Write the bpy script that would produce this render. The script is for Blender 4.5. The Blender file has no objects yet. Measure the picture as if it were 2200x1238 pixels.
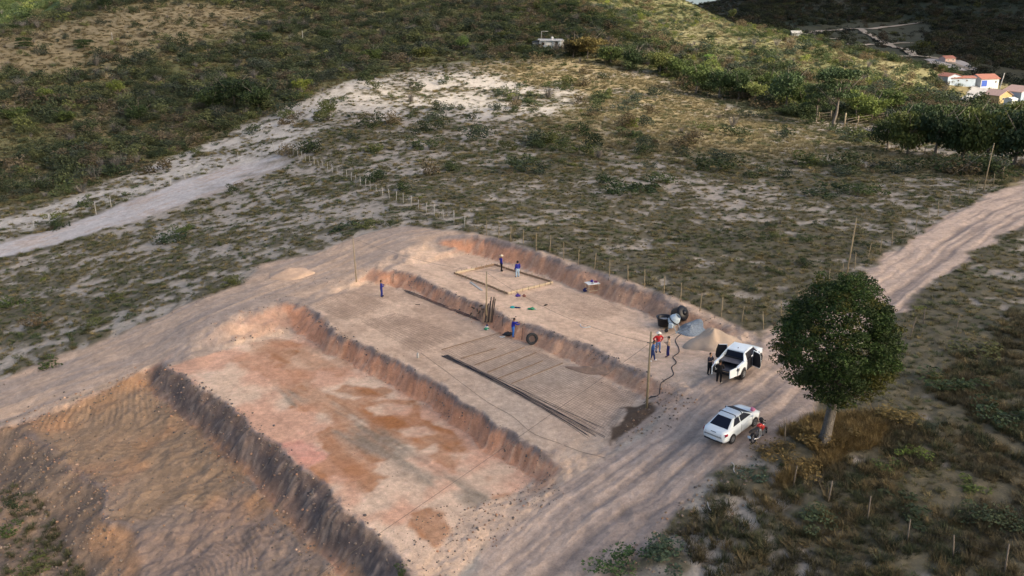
import bpy, math, random
import numpy as np
from mathutils import Vector, Matrix
from mathutils.geometry import delaunay_2d_cdt
R = math.radians
rng = np.random.default_rng(7); random.seed(7)
scene = bpy.context.scene
COL = scene.collection
# ------------------------------------------------------------------ camera
FPX, TH, HC = 1900.0, R(18.4), 27.5
ST, CT = math.sin(TH), math.cos(TH)
cam_d = bpy.data.cameras.new('camera'); cam = bpy.data.objects.new('camera', cam_d); COL.objects.link(cam)
cam.location = (0, 0, HC); cam.rotation_euler = (math.pi/2 - TH, 0, 0)
cam_d.sensor_width = 36; cam_d.lens = FPX/2200*36; cam_d.clip_end = 9000; cam_d.clip_start = 1
scene.camera = cam
# ------------------------------------------------------------------ world, sun, exposure
SUN_EL, SUN_AZ = R(27), R(118)          # azimuth clockwise from +Y (straight ahead)
w = bpy.data.worlds.new('World'); scene.world = w; w.use_nodes = True
nt = w.node_tree; bg = nt.nodes['Background']
sk = nt.nodes.new('ShaderNodeTexSky'); sk.sky_type = 'NISHITA'; sk.sun_disc = False
sk.sun_elevation = SUN_EL; sk.sun_rotation = SUN_AZ; sk.air_density = 1.0; sk.dust_density = 6.0; sk.ozone_density = 1.0
tcw = nt.nodes.new('ShaderNodeTexCoord'); mxv = nt.nodes.new('ShaderNodeVectorMath'); mxv.operation = 'MAXIMUM'; mxv.inputs[1].default_value = (-2, -2, .10)   # the sky at the dipped horizon goes on as just above it
nt.links.new(tcw.outputs['Generated'], mxv.inputs[0]); nt.links.new(mxv.outputs[0], sk.inputs[0]); nt.links.new(sk.outputs[0], bg.inputs[0]); bg.inputs[1].default_value = 0.15
sd = bpy.data.lights.new('sun', 'SUN'); sd.energy = 2.6; sd.angle = R(0.6); sd.color = (1, .88, .70)
sun = bpy.data.objects.new('sun', sd); COL.objects.link(sun)
SUNDIR = Vector((math.sin(SUN_AZ)*math.cos(SUN_EL), math.cos(SUN_AZ)*math.cos(SUN_EL), math.sin(SUN_EL)))
sun.rotation_euler = SUNDIR.to_track_quat('Z', 'Y').to_euler()
scene.view_settings.view_transform = 'Standard'; scene.view_settings.look = 'None'
scene.view_settings.exposure = 1.0; scene.view_settings.gamma = 1; scene.view_settings.use_curve_mapping = False
scene.cycles.max_bounces = 5; scene.cycles.diffuse_bounces = 2; scene.cycles.glossy_bounces = 2
scene.cycles.transparent_max_bounces = 12; scene.cycles.transmission_bounces = 3
# ------------------------------------------------------------------ numpy noise
def _hash(ix, iy, seed):
    h = (ix.astype(np.int64)*374761393 + iy.astype(np.int64)*668265263 + seed*1274126177) & 0xffffffff
    h = ((h ^ (h >> 13))*1103515245) & 0xffffffff
    h = ((h ^ (h >> 15))*2246822519) & 0xffffffff
    return ((h ^ (h >> 16)) & 0xffffff)/16777215.0
def vnoise(x, y, seed=0):
    ix = np.floor(x); iy = np.floor(y); fx = x-ix; fy = y-iy
    fx = fx*fx*(3-2*fx); fy = fy*fy*(3-2*fy)
    a = _hash(ix, iy, seed); b = _hash(ix+1, iy, seed); c = _hash(ix, iy+1, seed); d = _hash(ix+1, iy+1, seed)
    return (a*(1-fx)+b*fx)*(1-fy) + (c*(1-fx)+d*fx)*fy
def fbm(x, y, s, octv=4, seed=0, rough=.5):
    x = np.asarray(x, float)/s; y = np.asarray(y, float)/s
    t = 0; a = 1; n = 0
    for i in range(octv):
        t = t + a*vnoise(x+i*17.3, y-i*9.1, seed+i*13); n += a; a *= rough
        x, y = (x*.8-y*.6)*2.03, (x*.6+y*.8)*2.03
    return t/n
def sstep(a, b, x):
    t = np.clip((x-a)/(b-a), 0, 1); return t*t*(3-2*t)
def lerp(a, b, t): return a + (b-a)*t
# ------------------------------------------------------------------ pixel rays (photo is 2200 x 1238)
def ray(px, py):
    u = (px-1100)/FPX; v = (py-619)/FPX
    return u, CT - v*ST, -(ST + v*CT)          # direction with unit depth along the optical axis
def P(px, py, Z):
    u, f, d = ray(px, py); k = (HC-Z)/(-d); return (u*k, f*k, Z)
def PD(px, py, depth):
    u, f, d = ray(px, py); return (u*depth, f*depth, HC + d*depth)
# ------------------------------------------------------------------ natural ground: control points in (azimuth, ln r)
NAT = [P(*a) for a in [
 (0,530,-7.5),(-300,640,-9),(300,430,-5.4),(560,360,-3.0),(0,610,-7.2),(200,620,-5),(400,560,-3.2),(650,470,-1),(0,720,-6.6),(-250,900,-7),
 (0,860,-6.3),(160,840,-5.1),(300,745,-3.8),(330,778,-3.7),(440,700,-2.0),(560,640,-1.4),(640,640,-1.25),(700,600,-.9),(760,590,-.6),(810,570,0),(860,540,.7),(940,512,1.2),
 (830,500,.8),(1018,500,1.7),(1160,540,1.7),(1290,585,1.6),(1430,632,1.5),(1510,668,1.2),(1620,718,.9),
 (800,400,0),(1100,430,1.2),(1100,300,1.6),(1400,520,1.6),(1400,400,1.3),(1400,280,1.8),(1700,520,2.0),(1700,400,1.5),(1700,300,1.2),(1950,450,2.2),
 (2200,420,2.6),(2500,400,3),(1950,570,2.1),(1780,680,1.4),(1650,760,.8),(1560,810,.6),(1480,860,0),(1560,930,.4),(1440,920,-.6),(1320,962,-1.25),
 (1240,1030,-1.9),(1150,1100,-2.7),(1050,1200,-3.3),(950,1320,-3.8),(1250,1238,-2.8),(1500,1050,-.6),(1450,1200,-1.8),(1770,950,.8),(2000,850,1.4),(2200,700,2.4),
 (2300,1000,1.0),(2200,1238,.2),(1700,1238,-1.2),(1500,1500,-2.4),(2300,1600,-1),(1000,1800,-5),(200,1800,-9),(-200,1300,-8.8),(0,1180,-8.4),(500,1420,-7),
 (2100,350,1.8),(2000,300,1.3),(1790,270,.6),(900,300,1),(700,300,0)]]
NAT += [PD(*a) for a in [
 (0,440,155),(0,350,182),(0,200,235),(0,70,290),(-300,300,190),(-300,80,280),(210,20,325),(300,300,200),(300,150,258),(300,0,345),(260,-40,380),
 (480,300,192),(480,200,230),(600,100,290),(600,0,372),(600,-80,440),(730,185,228),(900,200,222),(900,100,292),(900,0,382),(900,-80,450),
 (1180,104,285),(1200,0,385),(1200,-60,430),(1350,120,270),(1400,5,400),(1450,-10,420),(1480,120,285),(1500,200,232),(1600,60,350),(1700,75,350),(1650,180,235),(1700,230,215),
 (1850,115,330),(1850,220,225),(1960,145,318),(2040,165,315),(1980,230,215),(2150,240,205),(2400,300,200),
 (2060,215,300),(2200,225,285),(2100,183,345),(2200,190,340),(2400,230,320)]]
def below(px, py, depth, dz):                      # hidden ground behind a crest
    a = PD(px, py, depth); return (a[0], a[1], a[2]-dz)
NAT += [below(-300,60,420,14), below(0,60,380,12), below(120,30,420,8), below(260,-30,480,-12), below(1450,0,520,16), below(1600,40,470,22), below(1750,75,450,20), below(1900,120,420,18), below(2040,160,420,14), below(2200,180,420,16), below(2500,200,450,20)]
NAT += [PD(*a) for a in [
 (-400,60,560),(0,60,520),(150,30,600),(0,0,700),(200,-10,720),(-400,-40,760),(0,-140,1100),(300,-160,1100),(600,-200,1000),(900,-180,900),(1200,-100,800),
 (1380,30,1000),(1400,24,1500),(1440,19,1500),(1490,11,1500),(1530,9,1500),(1580,-12,1450),(1600,45,1000),(1740,70,880),(1850,60,920),(1750,20,1150),(1900,0,1200),(2050,40,1000),(2040,140,570),(1900,95,720),(2200,100,700),(2200,30,1000),
 (1700,-45,1400),(2000,-80,1400),(2300,-90,1300),(2600,40,900),(2600,-100,1300),(1480,26,2600),(1300,60,2000),(1540,22,2600),(1400,30,2600),(1600,14,2600),(1500,18,2000),(1440,22,2000),(1560,14,2000),(600,-60,2600),(2200,-60,2600),(-400,0,2600)]]
NAT += [(-60,-40,-8),(60,-40,-2),(0,-300,-10),(-300,0,-15),(300,0,4),(150,60,3),(-150,60,-11),(-400,200,-12),(400,200,8),(600,-200,5),(-600,-200,-10)]
NAT = np.array(NAT)
def _lp(x, y):
    r = np.sqrt(x*x+y*y)+1e-6; return np.stack([np.arctan2(x, y)*1.3, np.log(r+8)], -1)
_C = _lp(NAT[:,0], NAT[:,1])
def _phi(a, b): return np.sqrt(((a[:,None,:]-b[None])**2).sum(-1) + .03**2)
_A = _phi(_C, _C); _n = len(_C)
_M = np.zeros((_n+1,_n+1)); _M[:_n,:_n] = _A - np.eye(_n)*.002; _M[:_n,_n] = 1; _M[_n,:_n] = 1
_W = np.linalg.solve(_M, np.append(NAT[:,2], 0))
def natural(x, y):
    x = np.asarray(x, float).ravel(); y = np.asarray(y, float).ravel(); out = np.empty(len(x))
    for i in range(0, len(x), 60000):
        s = slice(i, i+60000); out[s] = _phi(_lp(x[s], y[s]), _C) @ _W[:_n] + _W[_n]
    return out
def onto_nat(px, py):
    Z = 0.
    for _ in range(12): X, Y, _z = P(px, py, Z); Z = .5*Z + .5*float(natural([X],[Y])[0])
    return P(px, py, Z)
# ------------------------------------------------------------------ the cut terraces: a triangulated survey of tops and toes
PER = [(-160,950),(0,912),(80,884),(150,862),(250,818),(325,782),(400,742),(452,700),(534,662),(610,638),(660,640),(710,612),(760,600),(796,574),(860,538),(940,508),
 (1018,500),(1090,518),(1160,539),(1290,583),(1430,632),(1510,664),(1622,716),(1640,742),(1580,790),(1500,822),(1462,862),(1420,890),(1320,968),(1250,1012),(1200,1045),(1130,1110),(1050,1160),(985,1238),(960,1330),(700,1450),(-160,1500)]
LINES = dict(
 back_top=[(1016,505,1.7),(1090,524,1.7),(1160,545,1.7),(1280,589,1.6),(1420,639,1.5),(1500,671,1.2),(1580,704,1.0),(1612,720,.9)],
 back_toe=[(1003,545,0),(1050,556,0),(1110,572,0),(1200,602,0),(1260,622,0),(1380,664,0),(1440,692,0),(1520,726,.1),(1595,752,.5)],
 spur=[(930,522,.8),(975,518,1.15),(982,532,.5),(1003,545,0)],
 mid_top=[(838,577,0),(900,598,0),(970,630,0),(1010,648,0),(1080,677,0),(1160,706,0),(1260,745,-.05),(1350,786,-.1),(1420,818,-.2),(1452,842,-.3)],
 mid_toe=[(796,608,-1.2),(848,611,-1.25),(900,632,-1.25),(1000,677,-1.25),(1050,700,-1.25),(1130,737,-1.25),(1240,784,-1.25),(1330,824,-1.2),(1385,850,-1.05),(1410,866,-.85)],
 low_top=[(650,657,-1.4),(733,718,-1.35),(830,768,-1.35),(930,825,-1.35),(1030,893,-1.35),(1100,940,-1.4),(1160,976,-1.6),(1184,998,-1.9),(1186,1020,-2.2)],
 low_toe=[(626,711,-3.0),(733,766,-3.0),(830,822,-3.0),(930,880,-3.0),(1030,953,-3.0),(1100,995,-3.0),(1140,1022,-3.0),(1127,1050,-3.05),(1090,1066,-3.1),(1040,1082,-3.1),(985,1132,-3.2),(935,1190,-3.3),(890,1222,-3.4)],
 pit_back_top=[(455,705,-2.1),(534,668,-1.5),(610,644,-1.3),(650,657,-1.4)],
 pit_back_toe=[(470,752,-3.1),(534,733,-3.0),(626,711,-3.0)],
 bank=[(1186,1020,-2.2),(1168,1046,-2.5),(1120,1080,-2.8),(1062,1108,-3.0),(1010,1160,-3.15)],
 edge_top=[(345,787,-3.4),(417,827,-3.1),(494,880,-3.1),(567,940,-3.1),(634,1007,-3.1),(733,1095,-3.2),(800,1160,-3.3),(858,1214,-3.45),(900,1300,-4)],
 edge_toe=[(318,815,-4.6),(345,855,-4.9),(427,918,-5.1),(463,962,-5.15),(534,1020,-5.2),(600,1104,-5.3),(667,1158,-5.35),(717,1212,-5.4),(770,1290,-5.6)],
 rim=[(-100,950,-6.9),(0,926,-6.5),(60,903,-6.2),(160,868,-5.55),(240,838,-4.8),(318,798,-4.1)],
 crest=[(60,905,-6.1),(105,958,-6.2),(170,1010,-6.2),(232,1055,-6.1),(222,1115,-6.5),(205,1160,-7.2)],
 flank=[(-60,1040,-8.3),(20,1080,-7.7),(80,1130,-7.9),(130,1180,-8.0),(180,1230,-8.1),(260,1300,-8)],
)
PTS = [(200,880,-5.7),(280,862,-5.25),(250,905,-5.8),(330,940,-5.8),(300,1000,-6),(400,1030,-5.9),(380,1120,-6.2),(480,1150,-6.1),(300,1150,-6.5),(420,1238,-6.5),(600,1238,-6.2),(300,1238,-7.2),(160,920,-6.1),
 (560,760,-3.05),(700,850,-3.05),(600,860,-3.1),(800,1000,-3.1),(760,620,-1.2),(720,660,-1.25),(900,720,-1.25),(1100,850,-1.25),(1280,930,-1.3),(1340,880,-1.25),(1300,720,0),(1420,760,0),(1480,790,.25),(1250,650,0),(900,570,0),(860,565,.05),(1540,770,.45),(440,790,-3.2)]
def build_tin():
    V = []; E = []
    pp = [onto_nat(*p) for p in PER]
    pts3 = list(pp); V = [Vector(p[:2]) for p in pp]; E = [(i, (i+1) % len(pp)) for i in range(len(pp))]
    for L in LINES.values():
        b = len(V); q = [P(*p) for p in L]; pts3 += q; V += [Vector(p[:2]) for p in q]; E += [(b+i, b+i+1) for i in range(len(q)-1)]
    q = [P(*p) for p in PTS]; pts3 += q; V += [Vector(p[:2]) for p in q]
    vo, eo, fo, ov, oe, of = delaunay_2d_cdt(V, E, [], 0, 1e-4)
    Z = []
    for i, v in enumerate(vo):
        if ov[i]: Z.append(pts3[ov[i][0]][2])
        else:
            d = [((v[0]-p[0])**2+(v[1]-p[1])**2, p[2]) for p in pts3]; d.sort(); Z.append(sum(z/(dd+.01) for dd, z in d[:3])/sum(1/(dd+.01) for dd, z in d[:3]))
    return np.array([(v[0], v[1]) for v in vo]), np.array(Z), fo, np.array([p[:2] for p in pp])
tv, tz, tf, PERXY = build_tin()
def seg_dist(x, y, poly, closed=True):
    """distance to a polyline, and parity inside it"""
    d = np.full(x.shape, 1e9); ins = np.zeros(x.shape, bool); n = len(poly)
    for i in range(n if closed else n-1):
        ax, ay = poly[i][0], poly[i][1]; bx, by = poly[(i+1) % n][0], poly[(i+1) % n][1]
        dx, dy = bx-ax, by-ay; t = np.clip(((x-ax)*dx+(y-ay)*dy)/(dx*dx+dy*dy+1e-12), 0, 1)
        d = np.minimum(d, np.hypot(x-ax-t*dx, y-ay-t*dy))
        if closed and ay != by:
            c = (ay > y) != (by > y); ins ^= c & (x < (bx-ax)*(y-ay)/(by-ay)+ax)
    return d, ins
GX0, GX1, GY0, GY1, GS = PERXY[:,0].min()-4, PERXY[:,0].max()+4, PERXY[:,1].min()-4, PERXY[:,1].max()+4, .22
gnx, gny = int((GX1-GX0)/GS)+1, int((GY1-GY0)/GS)+1
gx, gy = np.meshgrid(GX0+np.arange(gnx)*GS, GY0+np.arange(gny)*GS)
RZ = natural(gx, gy).reshape(gx.shape)
def raster():
    for f in tf:
        a, b, c = tv[f[0]], tv[f[1]], tv[f[2]]
        i0 = max(int((min(a[0],b[0],c[0])-GX0)/GS)-1, 0); i1 = min(int((max(a[0],b[0],c[0])-GX0)/GS)+2, gnx)
        j0 = max(int((min(a[1],b[1],c[1])-GY0)/GS)-1, 0); j1 = min(int((max(a[1],b[1],c[1])-GY0)/GS)+2, gny)
        det = (b[0]-a[0])*(c[1]-a[1])-(c[0]-a[0])*(b[1]-a[1])
        if abs(det) < 1e-9: continue
        X = gx[j0:j1,i0:i1]-a[0]; Y = gy[j0:j1,i0:i1]-a[1]
        u = (X*(c[1]-a[1])-Y*(c[0]-a[0]))/det; v = (Y*(b[0]-a[0])-X*(b[1]-a[1]))/det
        m = (u >= -1e-6) & (v >= -1e-6) & (u+v <= 1+1e-6)
        z = tz[f[0]] + u*(tz[f[1]]-tz[f[0]]) + v*(tz[f[2]]-tz[f[0]])
        RZ[j0:j1,i0:i1][m] = z[m]
dper, iper = seg_dist(gx, gy, PERXY)
_nat = RZ.copy(); raster(); RZ = np.where(iper, RZ, _nat)
def blur(A, k):
    for _ in range(k):
        B = np.pad(A, 1, mode='edge'); A = (B[:-2,1:-1]+B[2:,1:-1]+2*A)/4
        B = np.pad(A, 1, mode='edge'); A = (B[1:-1,:-2]+B[1:-1,2:]+2*A)/4
    return A
_big = blur(RZ, 30); _k = sstep(2.2, .3, dper)                # soften the joint with the natural ground
RZ = lerp(blur(RZ, 2), blur(RZ, 10), _k)
gyy, gxx = np.gradient(RZ, GS); SLOPE = np.hypot(gxx, gyy)
SLOPE = blur(SLOPE, 1)
def samp(A, x, y):
    fx = np.clip((x-GX0)/GS, 0, gnx-1.001); fy = np.clip((y-GY0)/GS, 0, gny-1.001)
    i = fx.astype(int); j = fy.astype(int); a = fx-i; b = fy-j
    return (A[j,i]*(1-a)+A[j,i+1]*a)*(1-b) + (A[j+1,i]*(1-a)+A[j+1,i+1]*a)*b
def warp(x, y):
    return (x + (fbm(x, y, 3.2, 3, 301)-.5)*1.5 + (fbm(x, y, .7, 2, 303)-.5)*.35, y + (fbm(x, y, 3.2, 3, 302)-.5)*1.5 + (fbm(x, y, .7, 2, 304)-.5)*.35)
def ground0(x, y):
    x = np.asarray(x, float); y = np.asarray(y, float); z = natural(x, y).reshape(x.shape)
    r = np.hypot(x, y)
    z = z + (fbm(x, y, 38, 3, 5)-.5)*2.4*sstep(110, 260, r) + (fbm(x, y, 150, 3, 8)-.5)*22*sstep(450, 900, r)*sstep(1500, 1150, r)
    az_ = np.arctan2(x, y); z = z - r*.0045*sstep(.14, .165, az_)*sstep(.25, .22, az_)*sstep(520, 800, r)*(y > 0)
    m = (x > GX0+1) & (x < GX1-1) & (y > GY0+1) & (y < GY1-1)
    wx, wy = warp(x[m], y[m]); z[m] = samp(RZ, wx, wy)
    return z
_ts = np.concatenate([np.arange(30, 200, .25), np.exp(np.linspace(np.log(200), np.log(2500), 700))])
def at(px, py, lift=0., nohit=None):
    """where the sight line of a photo pixel meets the ground"""
    u, f, d = ray(px, py); x = u*_ts; y = f*_ts; z = HC + d*_ts
    g = ground0(x, y); k = np.nonzero(z <= g)[0]
    if len(k) == 0: return None
    k = k[0]
    if k: t = _ts[k-1] + (_ts[k]-_ts[k-1])*((z[k-1]-g[k-1])/((z[k-1]-g[k-1])-(z[k]-g[k])+1e-9))
    else: t = _ts[0]
    return Vector((u*t, f*t, HC + d*t + lift))
def GZ(x, y): return float(ground0(np.array([x]), np.array([y]))[0])
def PXL(pts): return [tuple(at(*p))[:2] for p in pts]
def proj(x, y, z):
    X = x; Yc = y*CT - (z-HC)*ST; Zc = y*ST + (z-HC)*CT
    return 1100+FPX*X/Yc, 619-FPX*Zc/Yc
# ------------------------------------------------------------------ helpers for objects
def tag(o, label=None, cat=None, group=None, kind=None):
    if label: o['label'] = label
    if cat: o['category'] = cat
    if group: o['group'] = group
    if kind: o['kind'] = kind
    return o
def mat(name, base, rough=.8, var=.15, scale=3., bump=.0, metal=0., spec=.3, bscale=None, coat=0, trans=0, detail=4):
    m = bpy.data.materials.new(name); m.use_nodes = True; n = m.node_tree.nodes; l = m.node_tree.links; b = n['Principled BSDF']
    b.inputs['Roughness'].default_value = rough; b.inputs['Metallic'].default_value = metal
    b.inputs['Specular IOR Level'].default_value = spec; b.inputs['Coat Weight'].default_value = coat
    tc = n.new('ShaderNodeTexCoord'); nz = n.new('ShaderNodeTexNoise'); nz.inputs['Scale'].default_value = scale; nz.inputs['Detail'].default_value = detail
    l.new(tc.outputs['Object'], nz.inputs['Vector'])
    mx = n.new('ShaderNodeMix'); mx.data_type = 'RGBA'; l.new(nz.outputs[0], mx.inputs[0])
    mx.inputs[6].default_value = tuple(c*(1-var) for c in base)+(1,); mx.inputs[7].default_value = tuple(min(1, c*(1+var)) for c in base)+(1,)
    l.new(mx.outputs[2], b.inputs['Base Color'])
    if bump:
        bp = n.new('ShaderNodeBump'); bp.inputs['Strength'].default_value = 1; bp.inputs['Distance'].default_value = bump
        nb = n.new('ShaderNodeTexNoise'); nb.inputs['Scale'].default_value = bscale or scale*3; nb.inputs['Detail'].default_value = 4
        l.new(tc.outputs['Object'], nb.inputs['Vector']); l.new(nb.outputs[0], bp.inputs['Height']); l.new(bp.outputs[0], b.inputs['Normal'])
    return m
class MB:
    def __init__(s): s.v = []; s.f = []; s.m = []; s.sm = []
    def add(s, vs, fs, mi=0, smooth=False):
        b = len(s.v); s.v += [tuple(v) for v in vs]; s.f += [tuple(b+i for i in f) for f in fs]; s.m += [mi]*len(fs); s.sm += [smooth]*len(fs); return s
    def box(s, c, d, rz=0, mi=0, M=None):
        x, y, z = d[0]/2, d[1]/2, d[2]/2; T = Matrix.Translation(c) @ (M or Matrix.Rotation(rz, 4, 'Z'))
        vs = [T @ Vector((a*x, b*y, e*z)) for e in (-1,1) for a, b in ((-1,-1),(1,-1),(1,1),(-1,1))]
        return s.add(vs, [(3,2,1,0),(4,5,6,7),(0,1,5,4),(1,2,6,5),(2,3,7,6),(3,0,4,7)], mi)
    def beam(s, a, b, w_, h, mi=0):
        a = Vector(a); b = Vector(b); d = b-a
        return s.box((a+b)/2, (d.length, w_, h), mi=mi, M=d.to_track_quat('X', 'Z').to_matrix().to_4x4())
    def tube(s, pts, r, n=6, mi=0, smooth=True, caps=True):
        pts = [Vector(p) for p in pts]; k = len(pts); rs = r if isinstance(r, (list, tuple)) else [r]*k; vs = []; fs = []; up = None
        for i, p in enumerate(pts):
            d = (pts[min(i+1, k-1)]-pts[max(i-1, 0)]).normalized()
            if up is None: up = Vector((0,0,1)) if abs(d.z) < .9 else Vector((1,0,0))
            a = d.cross(up).normalized(); b = a.cross(d).normalized(); up = b
            for j in range(n): t = 2*math.pi*j/n; vs.append(p + (a*math.cos(t)+b*math.sin(t))*rs[i])
        for i in range(k-1):
            for j in range(n): fs.append((i*n+j, i*n+(j+1)%n, (i+1)*n+(j+1)%n, (i+1)*n+j))
        if caps: fs.append(tuple(range(n))[::-1]); fs.append(tuple((k-1)*n+j for j in range(n)))
        return s.add(vs, fs, mi, smooth)
    def lathe(s, prof, n=16, mi=0, M=None, smooth=True):
        M = M or Matrix(); vs = []; fs = []
        for r, z in prof:
            for j in range(n): t = 2*math.pi*j/n; vs.append(M @ Vector((r*math.cos(t), r*math.sin(t), z)))
        for i in range(len(prof)-1):
            for j in range(n): fs.append((i*n+j, i*n+(j+1)%n, (i+1)*n+(j+1)%n, (i+1)*n+j))
        return s.add(vs, fs, mi, smooth)
    def ell(s, c, r, n=10, m=6, mi=0, M=None):
        prof = [(max(math.sin(math.pi*i/m), .001), -math.cos(math.pi*i/m)) for i in range(m+1)]
        T = Matrix.Translation(c) @ (M or Matrix()) @ Matrix.Diagonal((*r, 1)); return s.lathe(prof, n, mi, T)
    def loft(s, rings, mi=0, smooth=True, caps=True, closed=True):
        n = len(rings[0]); vs = [p for r in rings for p in r]; fs = []
        for i in range(len(rings)-1):
            for j in range(n if closed else n-1): fs.append((i*n+j, i*n+(j+1)%n, (i+1)*n+(j+1)%n, (i+1)*n+j))
        if caps: fs.append(tuple(range(n))[::-1]); fs.append(tuple((len(rings)-1)*n+j for j in range(n)))
        return s.add(vs, fs, mi, smooth)
    def build(s, name, mats, parent=None, loc=None, recalc=True):
        me = bpy.data.meshes.new(name); me.from_pydata(s.v, [], s.f)
        for m in (mats if isinstance(mats, (list, tuple)) else [mats]): me.materials.append(m)
        me.polygons.foreach_set('material_index', s.m); me.polygons.foreach_set('use_smooth', s.sm)
        if recalc:
            import bmesh
            bm = bmesh.new(); bm.from_mesh(me); bmesh.ops.recalc_face_normals(bm, faces=bm.faces); bm.to_mesh(me); bm.free()
        me.update(); o = bpy.data.objects.new(name, me); COL.objects.link(o)
        if parent: o.parent = parent
        if loc is not None: o.location = loc
        return o
def empty(name, loc=(0,0,0), rz=0, sc=1., **k):
    o = bpy.data.objects.new(name, None); COL.objects.link(o); o.location = loc; o.rotation_euler = (0,0,rz); o.scale = (sc,)*3; o.empty_display_size = .2
    tag(o, **k); return o
def copy_tree(o, parent=None):
    c = o.copy(); COL.objects.link(c); c.parent = parent
    for ch in o.children: copy_tree(ch, c)
    return c
# ------------------------------------------------------------------ regions of the ground, outlined on the map
def U(px): return np.array(PXL(px))
RG = dict(
 track=U([(-250,900),(0,812),(200,738),(400,655),(520,612),(552,572),(610,558),(700,540),(760,512),(870,487),(940,490),(1018,503),(1003,545),(838,577),(796,608),(650,657),(534,680),(455,712),(330,785),(150,865),(0,915),(-200,1000)]),
 road=U([(2450,345),(2200,392),(2130,418),(2040,462),(1960,512),(1890,560),(1800,622),(1700,682),(1630,716),(1590,760),(1500,822),(1462,862),(1420,890),(1320,968),(1250,1012),(1130,1110),(1050,1160),(960,1300),(900,1500),(1220,1400),(1310,1238),(1400,1130),(1480,1062),(1560,1012),(1640,965),(1710,905),(1760,850),(1850,735),(1930,670),(1990,615),(2060,570),(2120,522),(2200,480),(2450,400)]),
 lroad=U([(-300,600),(-100,548),(0,524),(100,498),(250,445),(400,385),(520,352),(600,335),(640,345),(600,362),(560,375),(480,410),(380,445),(250,485),(120,525),(0,555),(-300,640)]),
 strip=U([(-200,520),(0,468),(150,425),(330,350),(480,290),(600,240),(700,195),(760,165),(830,190),(760,240),(650,310),(560,345),(400,385),(0,522),(-200,580)]),
 sand2=U([(700,190),(900,160),(1000,148),(1130,153),(1110,190),(1270,198),(1255,232),(1120,255),(1000,262),(830,248),(740,235)]),
 gold=U([(1000,140),(1250,132),(1340,140),(1480,200),(1640,260),(1780,300),(2060,352),(2200,400),(2060,385),(1800,345),(1500,330),(1300,320),(1150,262),(1280,215),(1120,175)]),
 hill=U([(-900,560),(0,448),(150,415),(330,345),(480,285),(600,235),(730,178),(900,145),(1100,128),(1250,128),(1380,150),(1480,190),(1640,250),(1800,262),(1900,270),(2000,300),(2080,330),(2500,330)]+[(2600,210)]),
 brown=U([(-200,175),(0,172),(230,122),(420,92),(560,55),(640,22),(420,8),(250,12),(0,82),(-200,110)]),
 slope=U([(1240,-5),(1435,-2),(1580,46),(1700,78),(1850,118),(2000,152),(2035,168),(2000,205),(1880,190),(1700,150),(1560,128),(1450,100),(1340,60)]),
 valley=U([(1690,60),(1860,48),(1990,38),(2010,60),(1975,112),(2060,122),(2110,152),(1990,156),(1900,130),(1800,106),(1700,84)]),
 homes=U([(2052,226),(2056,168),(2110,158),(2230,195),(2230,244),(2150,240)]),
 corral=U([(1700,258),(1790,262),(1900,272),(1850,285),(1770,280)]),
)
_h = list(RG['hill'][:-1]); RG['hill'] = np.array([(-900,150)]+[tuple(p) for p in _h]+[(900,250),(900,3500),(-900,3500)])
PIT = U([(470,756),(534,737),(626,716),(733,770),(830,826),(930,884),(1030,957),(1100,999),(1138,1024),(1125,1048),(1040,1080),(985,1130),(890,1222),(858,1212),(733,1093),(634,1005),(567,938),(494,878),(417,825),(360,795)])
MIDP = U([(796,612),(848,615),(1000,681),(1130,741),(1240,788),(1385,855),(1410,870),(1310,960),(1184,996),(1100,940),(1030,893),(930,825),(733,718),(660,662)])
TOPP = U([(838,577),(890,548),(1003,547),(1110,575),(1260,626),(1440,695),(1595,755),(1560,800),(1452,842),(1350,786),(1160,706),(970,630)])
FLANK = U([(-60,930),(60,915),(105,968),(170,1022),(232,1066),(210,1160),(260,1300),(200,1400),(-200,1400)])
BERM = U([(345,780),(417,824),(494,876),(567,936),(640,1003),(740,1090),(805,1155),(880,1210),(960,1320),(800,1400),(717,1215),(667,1162),(534,1024),(463,966),(427,922),(330,860),(310,812)])
BORROW = U([(318,800),(345,850),(427,918),(534,1020),(667,1158),(770,1290),(700,1500),(-200,1500),(-200,970),(0,920),(160,868)])
WET = [(U(p), s) for p, s in [
 ([(527,737),(609,732),(691,752),(754,790),(735,804),(686,799),(657,833),(711,862),(638,853),(590,833),(542,799),(508,775)], .55),
 ([(583,752),(638,752),(640,785),(590,789)], .95), ([(537,749),(609,735),(640,742),(605,747),(545,758)], .9),
 ([(822,833),(836,843),(802,862),(870,866),(889,886),(904,901),(928,901),(967,925),(996,949),(971,978),(988,997),(976,1017),(947,997),(904,978),(870,968),(831,949),(783,911),(735,882),(706,853),(744,833)], 1.),
 ([(638,833),(715,862),(783,911),(831,949),(870,988),(812,997),(831,1026),(798,1051),(759,1036),(720,1017),(686,1041),(648,1007),(686,988),(686,949),(667,930),(711,915),(638,872)], .8),
 ([(885,1104),(918,1094),(991,1147),(996,1162),(947,1176),(880,1128)], 1.), ([(1025,1017),(1083,1020),(1049,1038)], .6), ([(1040,1066),(1105,1062),(1073,1084)], .9)]]
DRY = [U(p) for p in [[(783,877),(831,867),(880,875),(870,891),(807,893)],[(846,925),(914,918),(930,930),(870,942)],[(890,970),(938,952),(945,968),(909,980)],[(700,840),(760,850),(800,850),(760,862)]]]
GREYB = [(U([(585,833),(648,843),(735,882),(856,949),(938,997),(1000,1051),(1073,1084),(1000,1104),(904,1041),(807,988),(686,925),(629,882)]), 1.)]
DAMP = U([(1395,868),(1340,873),(1330,900),(1300,945),(1312,958),(1345,925),(1385,905),(1410,880)])
PINK = U([(600,960),(640,935),(685,960),(690,985),(660,1005),(635,1005)])
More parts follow.
